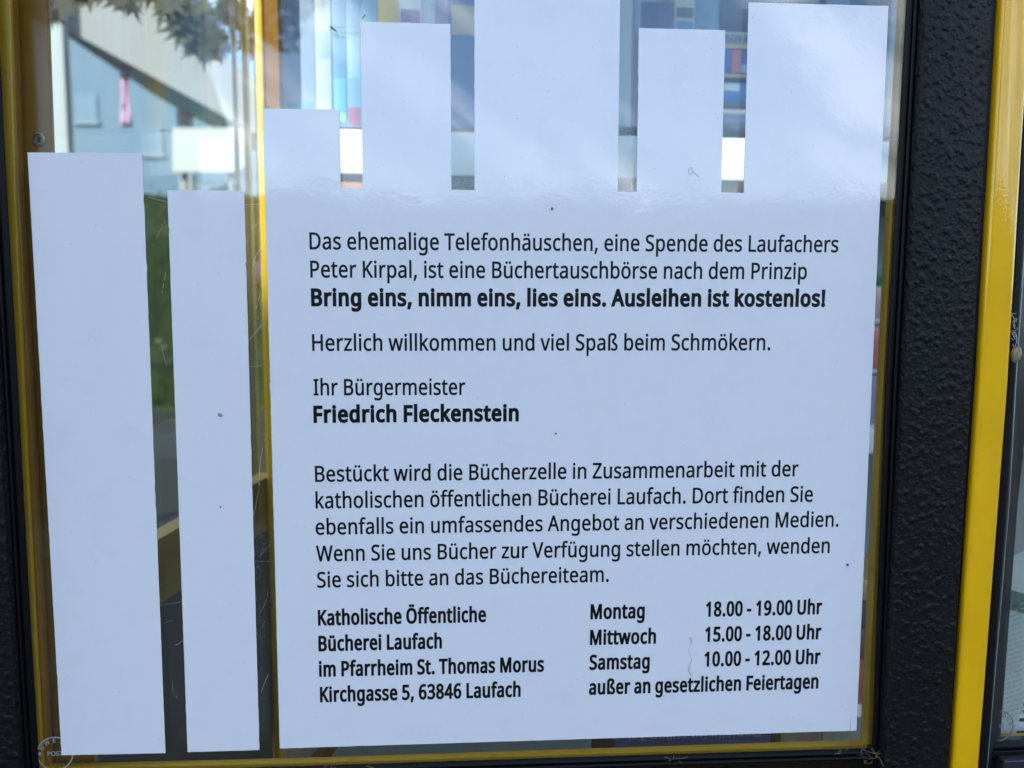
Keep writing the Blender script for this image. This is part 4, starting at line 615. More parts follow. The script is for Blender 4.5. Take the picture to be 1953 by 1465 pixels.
# --- etched round marks in the panes
def parse_glyphs():
    G = {}
    for ln in GLYPHS.strip().split('\n'):
        ch, adv, rest = ln.split(' ', 2)
        G[ch] = (int(adv), [[(int(q[i]), int(q[i + 1])) for i in range(0, len(q), 2)] for q in (s.split() for s in rest.split('/'))])
    return G
G = parse_glyphs()
TRI = {}
def glyph_tri(ch):
    if ch not in TRI:
        def area(c): return sum(c[i - 1][0] * c[i][1] - c[i][0] * c[i - 1][1] for i in range(len(c))) / 2
        def inside(p, c):
            r = False
            for i in range(len(c)):
                (x0, y0), (x1, y1) = c[i - 1], c[i]
                if (y0 > p[1]) != (y1 > p[1]) and p[0] < (x1 - x0) * (p[1] - y0) / (y1 - y0) + x0: r = not r
            return r
        cs = G[ch][1]; big = max(cs, key=lambda c: abs(area(c))); sg = area(big) > 0; tri = []; off = []; k = 0
        for c in cs: off.append(k); k += len(c)
        for i, c in enumerate(cs):
            if (area(c) > 0) != sg: continue
            grp = [i] + [j for j, h in enumerate(cs) if (area(h) > 0) != sg and inside(h[0], c)]
            ids = [off[j] + q for j in grp for q in range(len(cs[j]))]
            tri += [tuple(ids[q] for q in t) for t in tessellate_polygon([[Vector((x, y, 0)) for x, y in cs[j]] for j in grp])]
        TRI[ch] = (sum((list(c) for c in cs), []), tri)
    return TRI[ch]
def text_width(s): return sum((SPACE if ch == ' ' else G[ch][0]) for ch in s)
def add_text(mb, s, place, sx, sy, wgt, lift, x_start=0.0, track=0.0):
    """place(x, y, h) maps letter coordinates in metres to the sheet; wgt is extra stroke weight in metres"""
    pen = x_start
    for ch in s:
        if ch == ' ': pen += SPACE * sx; continue
        adv, cs = G[ch]; pts, tri = glyph_tri(ch)
        P = [(pen + x * sx, y * sy) for x, y in pts]
        mb.add([place(x, y, lift) for x, y in P], [tuple(t) for t in tri])
        if wgt > 0:
            k0 = 0
            for c in cs:
                n = len(c); Q = P[k0:k0 + n]; k0 += n; out = []
                for i in range(n):
                    a, b, d = Q[i - 1], Q[i], Q[(i + 1) % n]
                    n1 = Vector((-(b[1] - a[1]), b[0] - a[0])); n2 = Vector((-(d[1] - b[1]), d[0] - b[0]))
                    if n1.length > 0: n1.normalize()
                    if n2.length > 0: n2.normalize()
                    m_ = n1 + n2
                    if m_.length < 1e-6: m_ = n1.copy()
                    m_.normalize(); sc_ = 1 / max(.45, m_.dot(n1)); out.append((b[0] + m_.x * wgt * sc_, b[1] + m_.y * wgt * sc_))
                mb.add([place(x, y, lift * 1.25) for x, y in Q] + [place(x, y, lift * 1.25) for x, y in out], [(i, (i + 1) % n, (i + 1) % n + n, i + n) for i in range(n)])
        pen += adv * sx + track
def etched(px, py, rpx, Y, arc, mid, parent, name='etched_mark', m=None):
    c = at(px, py, Y); r = rpx / F * (D + Y) / fwd.z; g = MB(); n = 48
    g.add([c + Vector((math.cos(i * 2 * math.pi / n) * r, 0, math.sin(i * 2 * math.pi / n) * r)) for i in range(n)] + [c + Vector((math.cos(i * 2 * math.pi / n) * r * .925, 0, math.sin(i * 2 * math.pi / n) * r * .925)) for i in range(n)],
          [(i, (i + 1) % n, (i + 1) % n + n, i + n) for i in range(n)])
    for ch, ang in arc:
        a = R(ang); u = Vector((math.cos(a), 0, math.sin(a))); tdir = Vector((math.sin(a), 0, -math.cos(a))); s = r * .235 / 714; hw = G[ch][0] * s / 2
        add_text(g, ch, lambda x, y, h: c + u * (r * .65 + y) + tdir * (x - hw) + Vector((0, -h, 0)), s, s, s * 28, .00002)
    s = r * .25 / 714; wd = text_width(mid) * s
    add_text(g, mid, lambda x, y, h: c + Vector((x - wd / 2, -h, y - r * .12)), s, s, s * 30, .00002)
    if name == 'etched_mark':
        q = c + Vector((-r * .83, 0, 0)); g.add([q + Vector((math.cos(i * .7854) * r * .11, 0, math.sin(i * .7854) * r * .11)) for i in range(8)], [tuple(range(8))])
    o = new('etched_mark', g.v, g.f, m or ETCH, parent); return o
etched(104.8, 1437.5, 34.3, -.0003, [('B', 154), ('W', 122), ('E', 91), ('E', 58), ('D', 35)], 'POST', pane)
etched(1902.5, 1385, 34.5, .0035, [('W', 115), ('E', 85), ('D', 60), ('U', 34), ('R', 10)], 'POST', pane2, m=ETCH2)

# ------------------------------------------------------------------ stickers
SIGN_T = .00045
rngc = random.Random(3)
def jag(poly, step=.004, amp=.00008):
    out = []
    for i in range(len(poly)):
        a = poly[i]; b = poly[(i + 1) % len(poly)]; L = (b - a).length; n = max(1, int(L / step)); d = (b - a).normalized(); p = Vector((-d.z, 0, d.x))
        out.append(a)
        for j in range(1, n):
            t = (j + rngc.uniform(-.35, .35)) / n; out.append(a.lerp(b, t) + p * rngc.gauss(0, amp) * (2.0 if rngc.random() < .06 else .7))
    return out
def sticker(name, poly, label, cat='sticker'):
    P = jag([at(x, y, -.0001) for x, y in poly]); n = len(P); tri = tessellate_polygon([[Vector((p.x, p.z, 0)) for p in P]])
    v = [Vector((p.x, -.0001 - SIGN_T, p.z)) for p in P] + [Vector((p.x, -.0001, p.z)) for p in P]
    f = [tuple(t) for t in tri] + [tuple(i + n for i in reversed(t)) for t in tri] + [(i, (i + 1) % n, (i + 1) % n + n, i + n) for i in range(n)]
    idx = [0] * len(tri) + [2] * len(tri) + [1] * n
    o = new(name, v, f, None, None, mats=[VINYL, VINYL_EDGE, VINYL_BACK], idx=idx)
    for p in o.data.polygons:
        if p.material_index == 0 and p.normal.y > 0: pass
    bm = bmesh.new(); bm.from_mesh(o.data); bmesh.ops.recalc_face_normals(bm, faces=bm.faces); bm.to_mesh(o.data); bm.free()
    return tag(o, label, cat)
sticker('vinyl_sticker', [(53, 291), (271.5, 292.5), (316, 1436), (118, 1440)], 'wide plain white book-spine strip, leftmost, its foot over the etched mark')
sticker('vinyl_sticker', [(319.5, 363), (466, 364), (495, 1430), (358, 1434)], 'narrow short plain white strip standing between the wide strip and the lettered sheet')
sign = sticker('lettered_sign', [(501.5, 207.5), (648, 209), (650, 359), (692, 360), (688, 42), (859, 46), (861, 362), (905, 363), (904.5, -90), (1183.5, -86), (1178, 365), (1214, 366), (1218, 54),
    (1383, 58), (1375, 367), (1418, 368), (1427, 5), (1694, 12), (1633, 1393), (534, 1427)], 'large white sheet cut like book spines with black German lettering and opening hours', 'sign')
YT = -.0001 - SIGN_T
def line(s, x0, y0, x1, y1, cap_top, wgt, xcap=None):
    """baseline from pixel (x0,y0) to (x1,y1); cap_top = pixel height of the first capital"""
    a = at(x0, y0, YT); b = at(x1, y1, YT); cap = (at(x0, y0 - cap_top, YT) - a).length
    d = (b - a).normalized(); up = Vector((-d.z, 0, d.x))
    first = min(p[0] for c in G[s[0]][1] for p in c); last = G[s[-1]][0] - max(p[0] for c in G[s[-1]][1] for p in c)
    sy = cap / 714; track = wgt * 1.0; sx = ((b - a).length - 2 * wgt - track * sum(ch != ' ' for ch in s[:-1])) / (text_width(s) - first - last)
    g = MB(); add_text(g, s, lambda x, y, h: a + d * (x + wgt) + up * y + Vector((0, -h, 0)), sx, sy, wgt, .00005, -first * sx, track)
    o = new('lettering', g.v, g.f, INK, sign)
    bm = bmesh.new(); bm.from_mesh(o.data)
    for f_ in bm.faces:
        f_.normal_update()
        if f_.normal.y > 0: f_.normal_flip()
    bm.to_mesh(o.data); bm.free(); return o
WR, WB, WS = .00026, .00070, .00052
line('Das ehemalige Telefonhäuschen, eine Spende des Laufachers', 590.5, 475.3, 1598.5, 481, 31.4, WR)
line('Peter Kirpal, ist eine Büchertauschbörse nach dem Prinzip', 592, 529, 1538.5, 532.3, 31.2, WR)
line('Bring eins, nimm eins, lies eins. Ausleihen ist kostenlos!', 593.5, 582.7, 1573.5, 583.8, 30.9, WB)
line('Herzlich willkommen und viel Spaß beim Schmökern.', 595.5, 669, 1469, 667.8, 30.9, WR)
line('Ihr Bürgermeister', 598, 753.8, 887.5, 752.8, 30.2, WR)
line('Friedrich Fleckenstein', 598, 805.2, 989.5, 802.2, 29.8, WB)
line('Bestückt wird die Bücherzelle in Zusammenarbeit mit der', 601, 918.8, 1522.5, 908, 29.6, WR)
line('katholischen öffentlichen Bücherei Laufach. Dort finden Sie', 602, 969.6, 1550, 956.8, 30, WR)
line('ebenfalls ein umfassendes Angebot an verschiedenen Medien.', 602, 1019.8, 1599, 1004.2, 29.3, WR)
line('Wenn Sie uns Bücher zur Verfügung stellen möchten, wenden', 603, 1070.6, 1582, 1054.4, 29.2, WR)
line('Sie sich bitte an das Büchereiteam.', 605, 1120.6, 1161, 1109.3, 29, WR)
line('Katholische Öffentliche', 606.5, 1192.2, 927, 1185.4, 27.6, WS)
line('Bücherei Laufach', 607.5, 1241.4, 843, 1236, 27.4, WS)
line('im Pfarrheim St. Thomas Morus', 608.5, 1290, 1037.5, 1280.2, 27.3, WS)
line('Kirchgasse 5, 63846 Laufach', 610.5, 1338.6, 993, 1328, 27.2, WS)
line('Montag', 1126, 1180.4, 1229.5, 1178.1, 26.8, WS)
line('Mittwoch', 1125, 1229.4, 1251, 1226.5, 26.8, WS)
line('Samstag', 1124, 1276.8, 1239, 1274.3, 26.6, WS)
line('außer an gesetzlichen Feiertagen', 1123, 1324.3, 1560.5, 1312.3, 26.4, WS)
line('18.00 - 19.00 Uhr', 1346, 1175.5, 1567.5, 1170.6, 26.6, WS)
line('15.00 - 18.00 Uhr', 1344.5, 1223.3, 1566, 1218.2, 26.4, WS)
line('10.00 - 12.00 Uhr', 1343, 1270.5, 1564.5, 1265.4, 26.3, WS)

# ------------------------------------------------------------------ bookcase behind the glass
ROT = R(2.0); nB = Vector((math.sin(ROT), -math.cos(ROT), 0)) * -1; sideB = Vector((math.cos(ROT), -math.sin(ROT), 0)) if False else Vector((nB.y, -nB.x, 0))
YB = Yp + .035
def onB(px, py, dep=0.0): return on_plane(px, py, Vector((0, YB, 1.5)) + nB * dep, nB)
case = empty('bookcase', (.1, YB + .1, .06), 'white bookcase inside the booth filled with donated books', 'bookcase')
def board(name, x0, x1, ytop, ybot, depth=.2):
    a, b, c, d = onB(x0, ytop), onB(x1, ytop), onB(x1, ybot), onB(x0, ybot); b.z = a.z; c.z = d.z
    g = MB(); g.prism([a, b, c, d], nB * depth); return bevel(g.build(name, WHITE_SHELF, case), .0012)
shelfA = board('shelf', 533, 1990, 243.5, 329)
shelfB = board('shelf', 533, 1990, 836, 884)
shelfC = board('shelf', 533, 1990, 1404, 1475)
xa, xb = onB(1990, 700).x, onB(533, 700).x
bk = mat('bookcase_back', (.34, .36, .38), .6)
g = MB(); p = onB(545, 700, .2); q = onB(1990, 700, .2); g.prism([Vector((p.x, p.y, .08)), Vector((q.x, q.y, .08)), Vector((q.x, q.y, 2.40)), Vector((p.x, p.y, 2.40))], nB * .01); g.build('back_panel', bk, case)
g = MB(); p = onB(1990, 700, 0); g.prism([Vector((p.x, p.y, .08)), Vector((p.x + .018, p.y, .08)), Vector((p.x + .018, p.y, 2.40)), Vector((p.x, p.y, 2.40))], nB * .2); g.build('side_panel', WHITE_SHELF, case)
PAPER = mat('book_paper', (.62, .57, .46), .9, bumps=(('noise', 900, .4, .0003),))
BC = {}
def bmat(c, rough=.45):
    k = 'cover_%02d%02d%02d' % tuple(int(x * 99) for x in c)
    return mat(k, c, rough, coat=.25, coat_rough=.15, mottle=(tuple(x * .8 for x in c), 60, .5, .9))
def book_up(x0, x1, ytop, ybase, c, label, dep=.012, depth=.14, ztop=None, group=None, lean=0, band=None, rnd=False):
    a, b = onB(x0, ybase - 1, dep), onB(x1, ybase - 1, dep); top = onB((x0 + x1) / 2, ytop, dep).z
    if ztop: top = ztop
    base = Vector((a.x, a.y, a.z)); wd = (b - a).length; h = top - base.z; dx = (b - a).normalized(); dx.z = 0
    t = empty('book', base, label, 'book', group)
    def bx(x0_, x1_, y0_, y1_, z0_, z1_, nm, m, par=t):
        g = MB(); g.prism([base + dx * x0_ + nB * y0_ + Vector((0, 0, z0_)), base + dx * x1_ + nB * y0_ + Vector((0, 0, z0_)), base + dx * x1_ + nB * y0_ + Vector((0, 0, z1_)), base + dx * x0_ + nB * y0_ + Vector((0, 0, z1_))], nB * (y1_ - y0_))
        return bevel(g.build(nm, m, par), .0008)
    th = min(.0022, wd * .12); g = MB()
    # case: rounded spine and two boards
    n = 7; outer = [(wd * i / (n - 1), -(.004 if rnd else .0015) * math.sin(math.pi * i / (n - 1))) for i in range(n)]
    sec = outer + [(wd, depth), (wd - th, depth), (wd - th, .003), (th, .003), (th, depth), (0, depth)]
    g.prism([base + dx * x + nB * y for x, y in sec], (0, 0, h)); cv = g.build('cover', bmat(c), t)
    bx(th + .0002, wd - th - .0002, .004, depth - .003, .003, h - .003, 'pages', PAPER)
    if band:
        for z0_, z1_, bc in band:
            g = MB(); zz0, zz1 = onB(x0, z0_, dep).z - base.z, onB(x0, z1_, dep).z - base.z
            q = [(x * .86 + wd * .07, y - .0005) for x, y in outer]
            g.loft([[base + dx * x + nB * y + Vector((0, 0, zz)) for x, y in q] + [base + dx * q[-1][0] + nB * .0012 + Vector((0, 0, zz)), base + dx * q[0][0] + nB * .0012 + Vector((0, 0, zz))] for zz in (zz0, zz1)])
            g.build('spine_label', bmat(bc), cv)
    return t
def book_flat(x0, x1, ytop, ybase, c, label, dep=.012, depth=.13, bands=(), group=None, paper=False, text=None):
    a, b = onB(x0, ybase, dep), onB(x1, ybase, dep); b.z = a.z; top = onB((x0 + x1) / 2, ytop, dep).z; h = top - a.z
    dx = (b - a).normalized(); L = (b - a).length; t = empty('book', a, label, 'book', group); th = min(.002, h * .15)
    g = MB(); n = 7; outer = [(-.0025 * math.sin(math.pi * i / (n - 1)), h * i / (n - 1)) for i in range(n)]
    if paper: sec = [(0, 0), (depth, 0), (depth, h), (0, h), (0, h - th), (depth - .003, h - th), (depth - .003, th), (0, th)]
    else: sec = [(y, z) for y, z in outer] + [(depth, h), (depth, h - th), (.004, h - th), (.004, th), (depth, th), (depth, 0)]
    g.prism([a + nB * y + Vector((0, 0, z)) for y, z in sec], dx * L); cv = g.build('cover', bmat(c), t)
    g = MB(); g.prism([a + dx * .003 + nB * (.0012 if paper else .005) + Vector((0, 0, th + .0002)), a + dx * (L - .003) + nB * (.0012 if paper else .005) + Vector((0, 0, th + .0002)), a + dx * (L - .003) + nB * (.0012 if paper else .005) + Vector((0, 0, h - th - .0002)), a + dx * .003 + nB * (.0012 if paper else .005) + Vector((0, 0, h - th - .0002))], nB * (depth - .009)); g.build('pages', PAPER, t)
    for u0, u1, v0, v1, bc in bands:
        g = MB(); g.prism([a + dx * L * u + nB * -.0034 + Vector((0, 0, h * v)) for u, v in ((u0, v0), (u1, v0), (u1, v1), (u0, v1))], nB * .0034); g.build('spine_label', bmat(bc), cv)
    if text:
        s, u0, u1, v0, v1, tc_ = text; g = MB(); sy = h * (v1 - v0) / 714; sx = L * (u1 - u0) / text_width(s)
        # the title reads upside down, as the book lies on its face
        add_text(g, s, lambda x, y, hh: a + dx * (L * u1 - x) + nB * (-.0036 - hh) + Vector((0, 0, h * v1 - y)), sx, sy, sy * 20, .0001); g.build('title', bmat(tc_), cv)
    return t
T = 2.2
# upper shelf
book_up(545, 603, -60, 243, (.33, .40, .52), 'dusty slate blue book right of the yellow post, upper shelf', band=[(195, 236, (.16, .38, .46))])
book_up(604, 634, -60, 243, (.52, .58, .62), 'slim pale grey book beside the slate blue one, upper shelf', band=[(60, 110, (.40, .50, .58))])
book_up(636, 662, -60, 243, (.14, .30, .44), 'petrol blue book with a bright cyan foot, upper shelf', band=[(150, 212, (.16, .45, .60)), (214, 232, (.35, .62, .40))])
book_up(663, 690, -60, 243, (.18, .33, .47), 'steel blue book with a wine red foot, upper shelf', band=[(205, 240, (.35, .12, .20)), (70, 150, (.24, .42, .58))])
book_up(691, 722, -60, 243, (.22, .40, .52), 'teal book just left of the yellow one, upper shelf')
book_up(723, 762, -60, 243, (.80, .52, .05), 'golden yellow book above the second paper spine, upper shelf')
book_up(763, 806, -60, 243, (.78, .76, .72), 'white book with a mauve arch on its spine, upper shelf', band=[(18, 120, (.38, .20, .32))])
book_up(807, 832, -60, 243, (.56, .60, .62), 'pale grey book between the white and the lilac one, upper shelf')
book_up(833, 857, -60, 243, (.33, .28, .42), 'lilac book left of the navy one with the tan label, upper shelf')
book_up(858, 912, -60, 243, (.07, .15, .30), 'dark blue book with a tan spine label, seen in the second slot', band=[(10, 66, (.50, .36, .25))])
book_up(1172, 1203, -60, 243, (.42, .47, .45), 'pale grey-green book with rounded spine in the third slot', rnd=True)
book_up(1204, 1219, -60, 243, (.25, .24, .34), 'very thin grey-violet book beside the grey-green one')
book_up(1220, 1281, 4, 243, (.05, .08, .18), 'navy book, its top just showing above the fourth paper spine')
book_up(1282, 1320, -60, 243, (.62, .55, .45), 'beige book with two dark emblems on its spine, upper shelf', band=[(14, 34, (.10, .12, .16)), (40, 56, (.12, .28, .45))])
book_up(1321, 1368, -60, 243, (.20, .34, .44), 'plain teal blue book left of the flat stack, upper shelf')
# flat stack on the upper shelf, seen in the fourth slot
book_flat(1372, 1500, 222, 242, (.10, .14, .22), 'dark blue book at the bottom of the flat stack, upper shelf')
book_flat(1372, 1500, 209, 221, (.42, .44, .46), 'thin grey book second from the bottom of the flat stack')
book_flat(1372, 1500, 196, 208, (.08, .09, .12), 'thin black book third from the bottom of the flat stack')
book_flat(1372, 1500, 158, 195, (.07, .22, .50), 'blue book with a white cloud on its spine in the flat stack', bands=[(.05, .28, .55, .9, (.75, .78, .78))])
book_flat(1372, 1500, 149, 157, (.05, .05, .06), 'very thin black book in the middle of the flat stack')
book_flat(1372, 1500, 88, 148, (.06, .14, .42), 'thick blue and red book with tan edges in the flat stack', bands=[(0, 1, .0, .1, (.62, .42, .22)), (0, 1, .88, 1.0, (.62, .42, .22)), (.16, .30, .14, .84, (.60, .10, .10)), (.31, .40, .14, .4, (.25, .5, .7))])
book_flat(1372, 1500, 62, 87, (.50, .52, .50), 'grey book with dark lettering on its spine in the flat stack', text=('DIE REISE', .05, .5, .3, .75, (.1, .1, .1)))
book_flat(1372, 1500, -2, 61, (.08, .10, .17), 'thick dark navy book on top of the flat stack')
book_flat(1372, 1562, -20, -3, (.55, .53, .46), 'beige book lying across the top of the navy one')
book_up(1566, 1610, -60, 243, (.10, .15, .26), 'dark indigo book right of the flat stack, hidden by the last paper spine')
book_up(1690, 1706, -60, 243, (.06, .19, .26), 'dark teal book at the right edge of the pane, upper shelf')
book_up(1707, 1760, -60, 243, (.10, .22, .30), 'sea green book, last in view on the upper shelf')
# middle shelf
book_up(640, 700, 347, 836, (.42, .22, .14), 'orange-brown book ending just under the upper shelf in the first slot')
book_up(850, 920, 338, 836, (.035, .025, .018), 'very dark brown book added in place of a dark mirrored head in the second slot')  # added dark shape for a mirrored head under the shelf
book_up(536, 570, 440, 836, (.16, .08, .05), 'tall brown book at the left end of the middle shelf')
cols = [((.72, .70, .62), 810, 835), ((.30, .22, .36), 716, 809), ((.62, .50, .50), 704, 715), ((.62, .15, .14), 622, 703), ((.50, .46, .42), 606, 621), ((.62, .38, .34), 546, 605), ((.05, .14, .10), 506, 545)]
nm = ['cream book at the bottom of the stack in the right gap, middle shelf', 'thick dull violet book in the stack of the right gap', 'slim dusty rose book in the stack of the right gap', 'thick red book in the stack of the right gap', 'thin taupe book in the stack of the right gap', 'salmon pink book near the top of the stack in the right gap', 'dark green book on top of the stack in the right gap']
for (c, y0, y1), l in zip(cols, nm): book_flat(1560 + random.Random(l).randint(-10, 10), 1760, y0, y1 - .5, c, l, paper=(c[0] > .7))
book_up(1480, 1520, 420, 836, (.40, .36, .30), 'tan book left of the middle shelf stack')
# lower shelf
cols = [((.66, .64, .60), 1352, 1403), ((.60, .17, .06), 1258, 1351), ((.24, .13, .06), 1200, 1257), ((.12, .08, .05), 1150, 1199), ((.50, .33, .12), 1105, 1149)]
nm = ['white book at the bottom of the lower stack by the door edge', 'thick orange-red book in the lower stack by the door edge', 'brown book in the lower stack by the door edge', 'dark brown book in the lower stack by the door edge', 'ochre book on top of the lower stack by the door edge']
for (c, y0, y1), l in zip(cols, nm): book_flat(1565 + random.Random(l).randint(-12, 8), 1770, y0, y1 - .5, c, l)
# things lying low behind the bottom edge, on a ledge inside the door
ledge_m = mat('pale_ledge', (.46, .47, .45), .5, mottle=((.36, .37, .35), 30, .35, .7))
yl = .16
def low(name, x0, x1, ytop, c, label, dy=0.0, depth=.05, h=None, text=None):
    a = at(x0, 1455, yl + dy); b = at(x1, 1455, yl + dy); top = at((x0 + x1) / 2, ytop, yl + dy).z; zb_ = zl
    t = empty('book', (a.x, a.y, zb_), label, 'book'); hh = top - zb_; th = .0018
    g = MB(); sec = [(0, 0), (depth, 0), (depth, hh), (0, hh)]
    g.prism([Vector((a.x, a.y + y, zb_ + z)) for y, z in [(0, 0), (depth, 0), (depth, th), (.004, th), (.004, hh - th), (depth, hh - th), (depth, hh), (0, hh)]], (b.x - a.x, 0, 0)); cv = g.build('cover', bmat(c), t)
    g = MB(); g.box((a.x + .002, a.y + .0045, zb_ + th + .0002), (b.x - .002, a.y + depth - .002, zb_ + hh - th - .0002)); g.build('pages', PAPER, t)
    if text:
        s, u0, u1, zc_, cap = text; L = b.x - a.x; g = MB(); sx = L * (u1 - u0) / text_width(s); sy = cap / 714
        add_text(g, s, lambda x, y, q: Vector((a.x + L * u1 - x, a.y - .0003 - q, zb_ + zc_ - y)), sx, sy, sy * 25, .0001); g.build('title', bmat((.75, .75, .8)), cv)
zl = at(900, 1475, yl).z
g = MB(); g.box((at(600, 1455, yl).x, yl - .03, zl - .018), (.45, yl + .12, zl - .0005)); bevel(g.build('inner_ledge', ledge_m, booth), .001)
g = MB(); a0 = at(628, 1420, yl); a1 = at(1128, 1400, yl); g.box((a0.x, yl, zl), (a1.x, yl + .03, at(900, 1385, yl).z)); o = bevel(g.build('magazine_box', mat('grey_card', (.85, .88, .84), .6, mottle=((.62, .66, .64), 16, .35, .7)), None), .001)
tag(o, 'long pale grey cardboard box lying behind the lower edge of the sheet', 'box')
low('b', 1130, 1168, 1392, (.20, .06, .05), 'dark red book wedged right of the grey cardboard box')
low('b', 1172, 1468, 1380, (.30, .28, .60), 'blue-violet book with pale upside-down title behind the sheet foot', text=('Danielle im stillen Tal', .08, .94, .034, .0052))
low('b', 1470, 1486, 1376, (.36, .18, .05), 'thin brown book beside the blue-violet one')
low('b', 1488, 1528, 1376, (.88, .80, .50), 'cream yellow book right of the thin brown one', dy=.003)
low('b', 1530, 1566, 1372, (.85, .55, .46), 'pale salmon book near the lower right corner of the pane')
low('b', 1568, 1655, 1368, (.88, .86, .70), 'ivory book filling the lower right corner of the pane', dy=.002)
# yellow brace crossing behind the lower edge
a = at(598, 1462, .10); b = at(660, 1380, .12); g = MB(); g.tube([a, b], .0075, 12); tag(g.build('brace', YEL_IN, booth, smooth=True))
# red box seen in the slit left of the sheet
p = at(455, 545, Yp + .3); q = at(483, 497, Yp + .3); g = MB(); g.box((p.x, p.y, p.z), (q.x, p.y + .1, q.z)); 
o = bevel(g.build('red_mailbox', mat('dull_red', (.42, .10, .10), .5), None), .004)
g2 = MB(); g2.box((p.x + .008, p.y + .02, .03), (p.x + .014, p.y + .03, p.z - .0005)); g2.build('stand', BLK_S, o); g2 = MB(); g2.box((p.x + .004, p.y - .002, q.z - .012), (q.x - .004, p.y - .0005, q.z - .008)); g2.build('slot', BLK_S, o)
tag(o, 'dull red box on a thin stand behind the narrow slit', 'box')

# ------------------------------------------------------------------ what leans behind the second pane
def poster():
    a = at(1885, 1404, .03); b = at(2200, 1395, .03)
    P = [at(1880, 1403, .03), at(1934, 1403, .03), at(1934.5, 1368, .03), at(1957, 1322, .03), at(2100, 1280, .03), at(2100, 1000, .03), at(1945, 1055, .03), at(1880, 1090, .03)]
    o = MB(); o.prism(P, (0, .0008, 0)); sh = tag(o.build('leaflet', mat('leaflet_paper', (.70, .72, .63), .6, mottle=((.50, .54, .48), 14, .35, .75)), None), 'grey-green crumpled leaflet leaning behind the second pane', 'leaflet')
    bands = MB()
    for y0, y1 in ((1118, 1150),):
        bands.prism([at(1880, y0 - 8, .0296), at(2100, y0 + 60, .0296), at(2100, y1 + 62, .0296), at(1880, y1, .0296)], (0, .0003, 0))
    bands.build('printed_band', mat('green_print', (.13, .20, .15), .6), sh)
    gl = MB(); rg = random.Random(4)
    for i in range(24):
        y = 1170 + i * 9
        x = 1884 + rg.random() * 6
        while x < 1950:
            L = 3 + rg.random() * 7; gl.prism([at(x, y - (x - 1884) * .3, .0296), at(x + L, y - (x + L - 1884) * .3, .0296), at(x + L, y + 3 - (x + L - 1884) * .3, .0296), at(x, y + 3 - (x - 1884) * .3, .0296)], (0, .0003, 0)); x += L + 2.5
    tag(gl.build('small_print', mat('grey_print', (.50, .53, .47), .7), sh), kind='stuff')
    g = MB(); dk = tag((lambda q: q.build('striped_card', mat('dark_green_card', (.02, .05, .035), .5), None))((lambda q: (q.prism([at(1938, 1403, .034), at(2150, 1398, .034), at(2150, 1335, .034), at(1955, 1338, .034)], (0, .001, 0)), q)[1])(g)), 'dark green card with white stripes in the lower right corner', 'card')
    for ya, yb, xa_, xb_ in ((1377, 1394, 1937, 1937), (1361, 1370, 1942.5, 1946), (1346.5, 1355, 1948.5, 1952)):
        g = MB(); g.prism([at(xa_, yb, .0336), at(2140, yb - 3, .0336), at(2140, ya - 3, .0336), at(xb_, ya, .0336)], (0, .0003, 0)); g.build('stripe', VINYL, dk)
poster()

# ------------------------------------------------------------------ small things and dirt
# oval snail shell with web on the black strip
c = at(1938, 676, -.012); g = MB(); rings = []
for j in range(9):
    t = math.pi * j / 8; rings.append([c + Vector((math.sin(t) * .0038 * math.cos(i * math.pi / 8), math.sin(t) * .0042 * math.sin(i * math.pi / 8), math.cos(t) * .0062 + .0006 * math.cos(i * math.pi / 8))) for i in range(16)])
g.loft(rings, cap=True); sn = g.build('snail_shell', mat('shell', (.30, .26, .18), .45, mottle=((.20, .17, .12), 300, .4, .7)), None, smooth=True)
g = MB(); pts = []
for j in range(40):
    a_ = j * .42; r_2 = .0005 + .00007 * j; pts.append(c + Vector((r_2 * math.cos(a_) * .8, -.0036 - .0002, r_2 * math.sin(a_) * 1.3)))
g.tube(pts, .00013, 4); g.build('whorl', mat('shell_dark', (.18, .15, .1), .6), sn)
tag(sn, 'small beige oval snail shell stuck beside the yellow post', 'snail shell')
rg = random.Random(11)
def fibre(g, a, b, r, sag=.002, n=7, jit=.0006):
    a = Vector(a); b = Vector(b); pts = [a.lerp(b, i / n) + Vector((rg.gauss(0, jit), -abs(rg.gauss(0, jit)), rg.gauss(0, jit) - sag * math.sin(math.pi * i / n))) for i in range(n + 1)]; g.tube(pts, r, 4)
web = mat('cobweb', (.5, .52, .55), .6); webt = mat('dry_fluff', (.34, .25, .13), .9)
g = MB()
for i in range(26):
    a = at(1930 + rg.random() * 9, 596 + rg.random() * 66, -.007); fibre(g, a, a + Vector((rg.gauss(0, .0012), 0, rg.gauss(0, .0025))), .00022, .0004, 4, .0003)
tag(g.build('cobweb', web, None), 'white cobweb threads above the snail shell', 'cobweb')
g = MB()
for i in range(16):
    a = at(1655 + rg.gauss(0, 14), 1436 + rg.gauss(0, 10), -.004); fibre(g, a, a + Vector((rg.gauss(0, .004), rg.gauss(0, .001), rg.gauss(0, .004))), .00012, .0005, 5, .0006)
fibre(g, at(1664, 1430, -.004), at(1692, 1468, -.012), .00018, .0005)
fibre(g, at(1622, 1370, -.0006), at(1621, 1412, -.0006), .00010, .0002, jit=.0002)
tag(g.build('cobweb', webt, None), 'brown dusty cobweb in the lower right corner of the pane', 'cobweb')
g = MB()
for x, y in ((620, 1471), (640, 1466), (700, 1462), (1272, 1444), (1290, 1446), (1595, 1436), (1602, 1432)):
    for k in range(3):
        a = at(x + rg.gauss(0, 5), y + rg.gauss(0, 3), -.004); fibre(g, a, a + Vector((rg.gauss(0, .003), 0, rg.gauss(0, .0015))), .00014, .0003, 5, .0004)
tag(g.build('dry_fluff', webt, None), 'bits of dry fluff lying on the rubber under the sheet', 'fluff', kind='stuff')
g = MB()
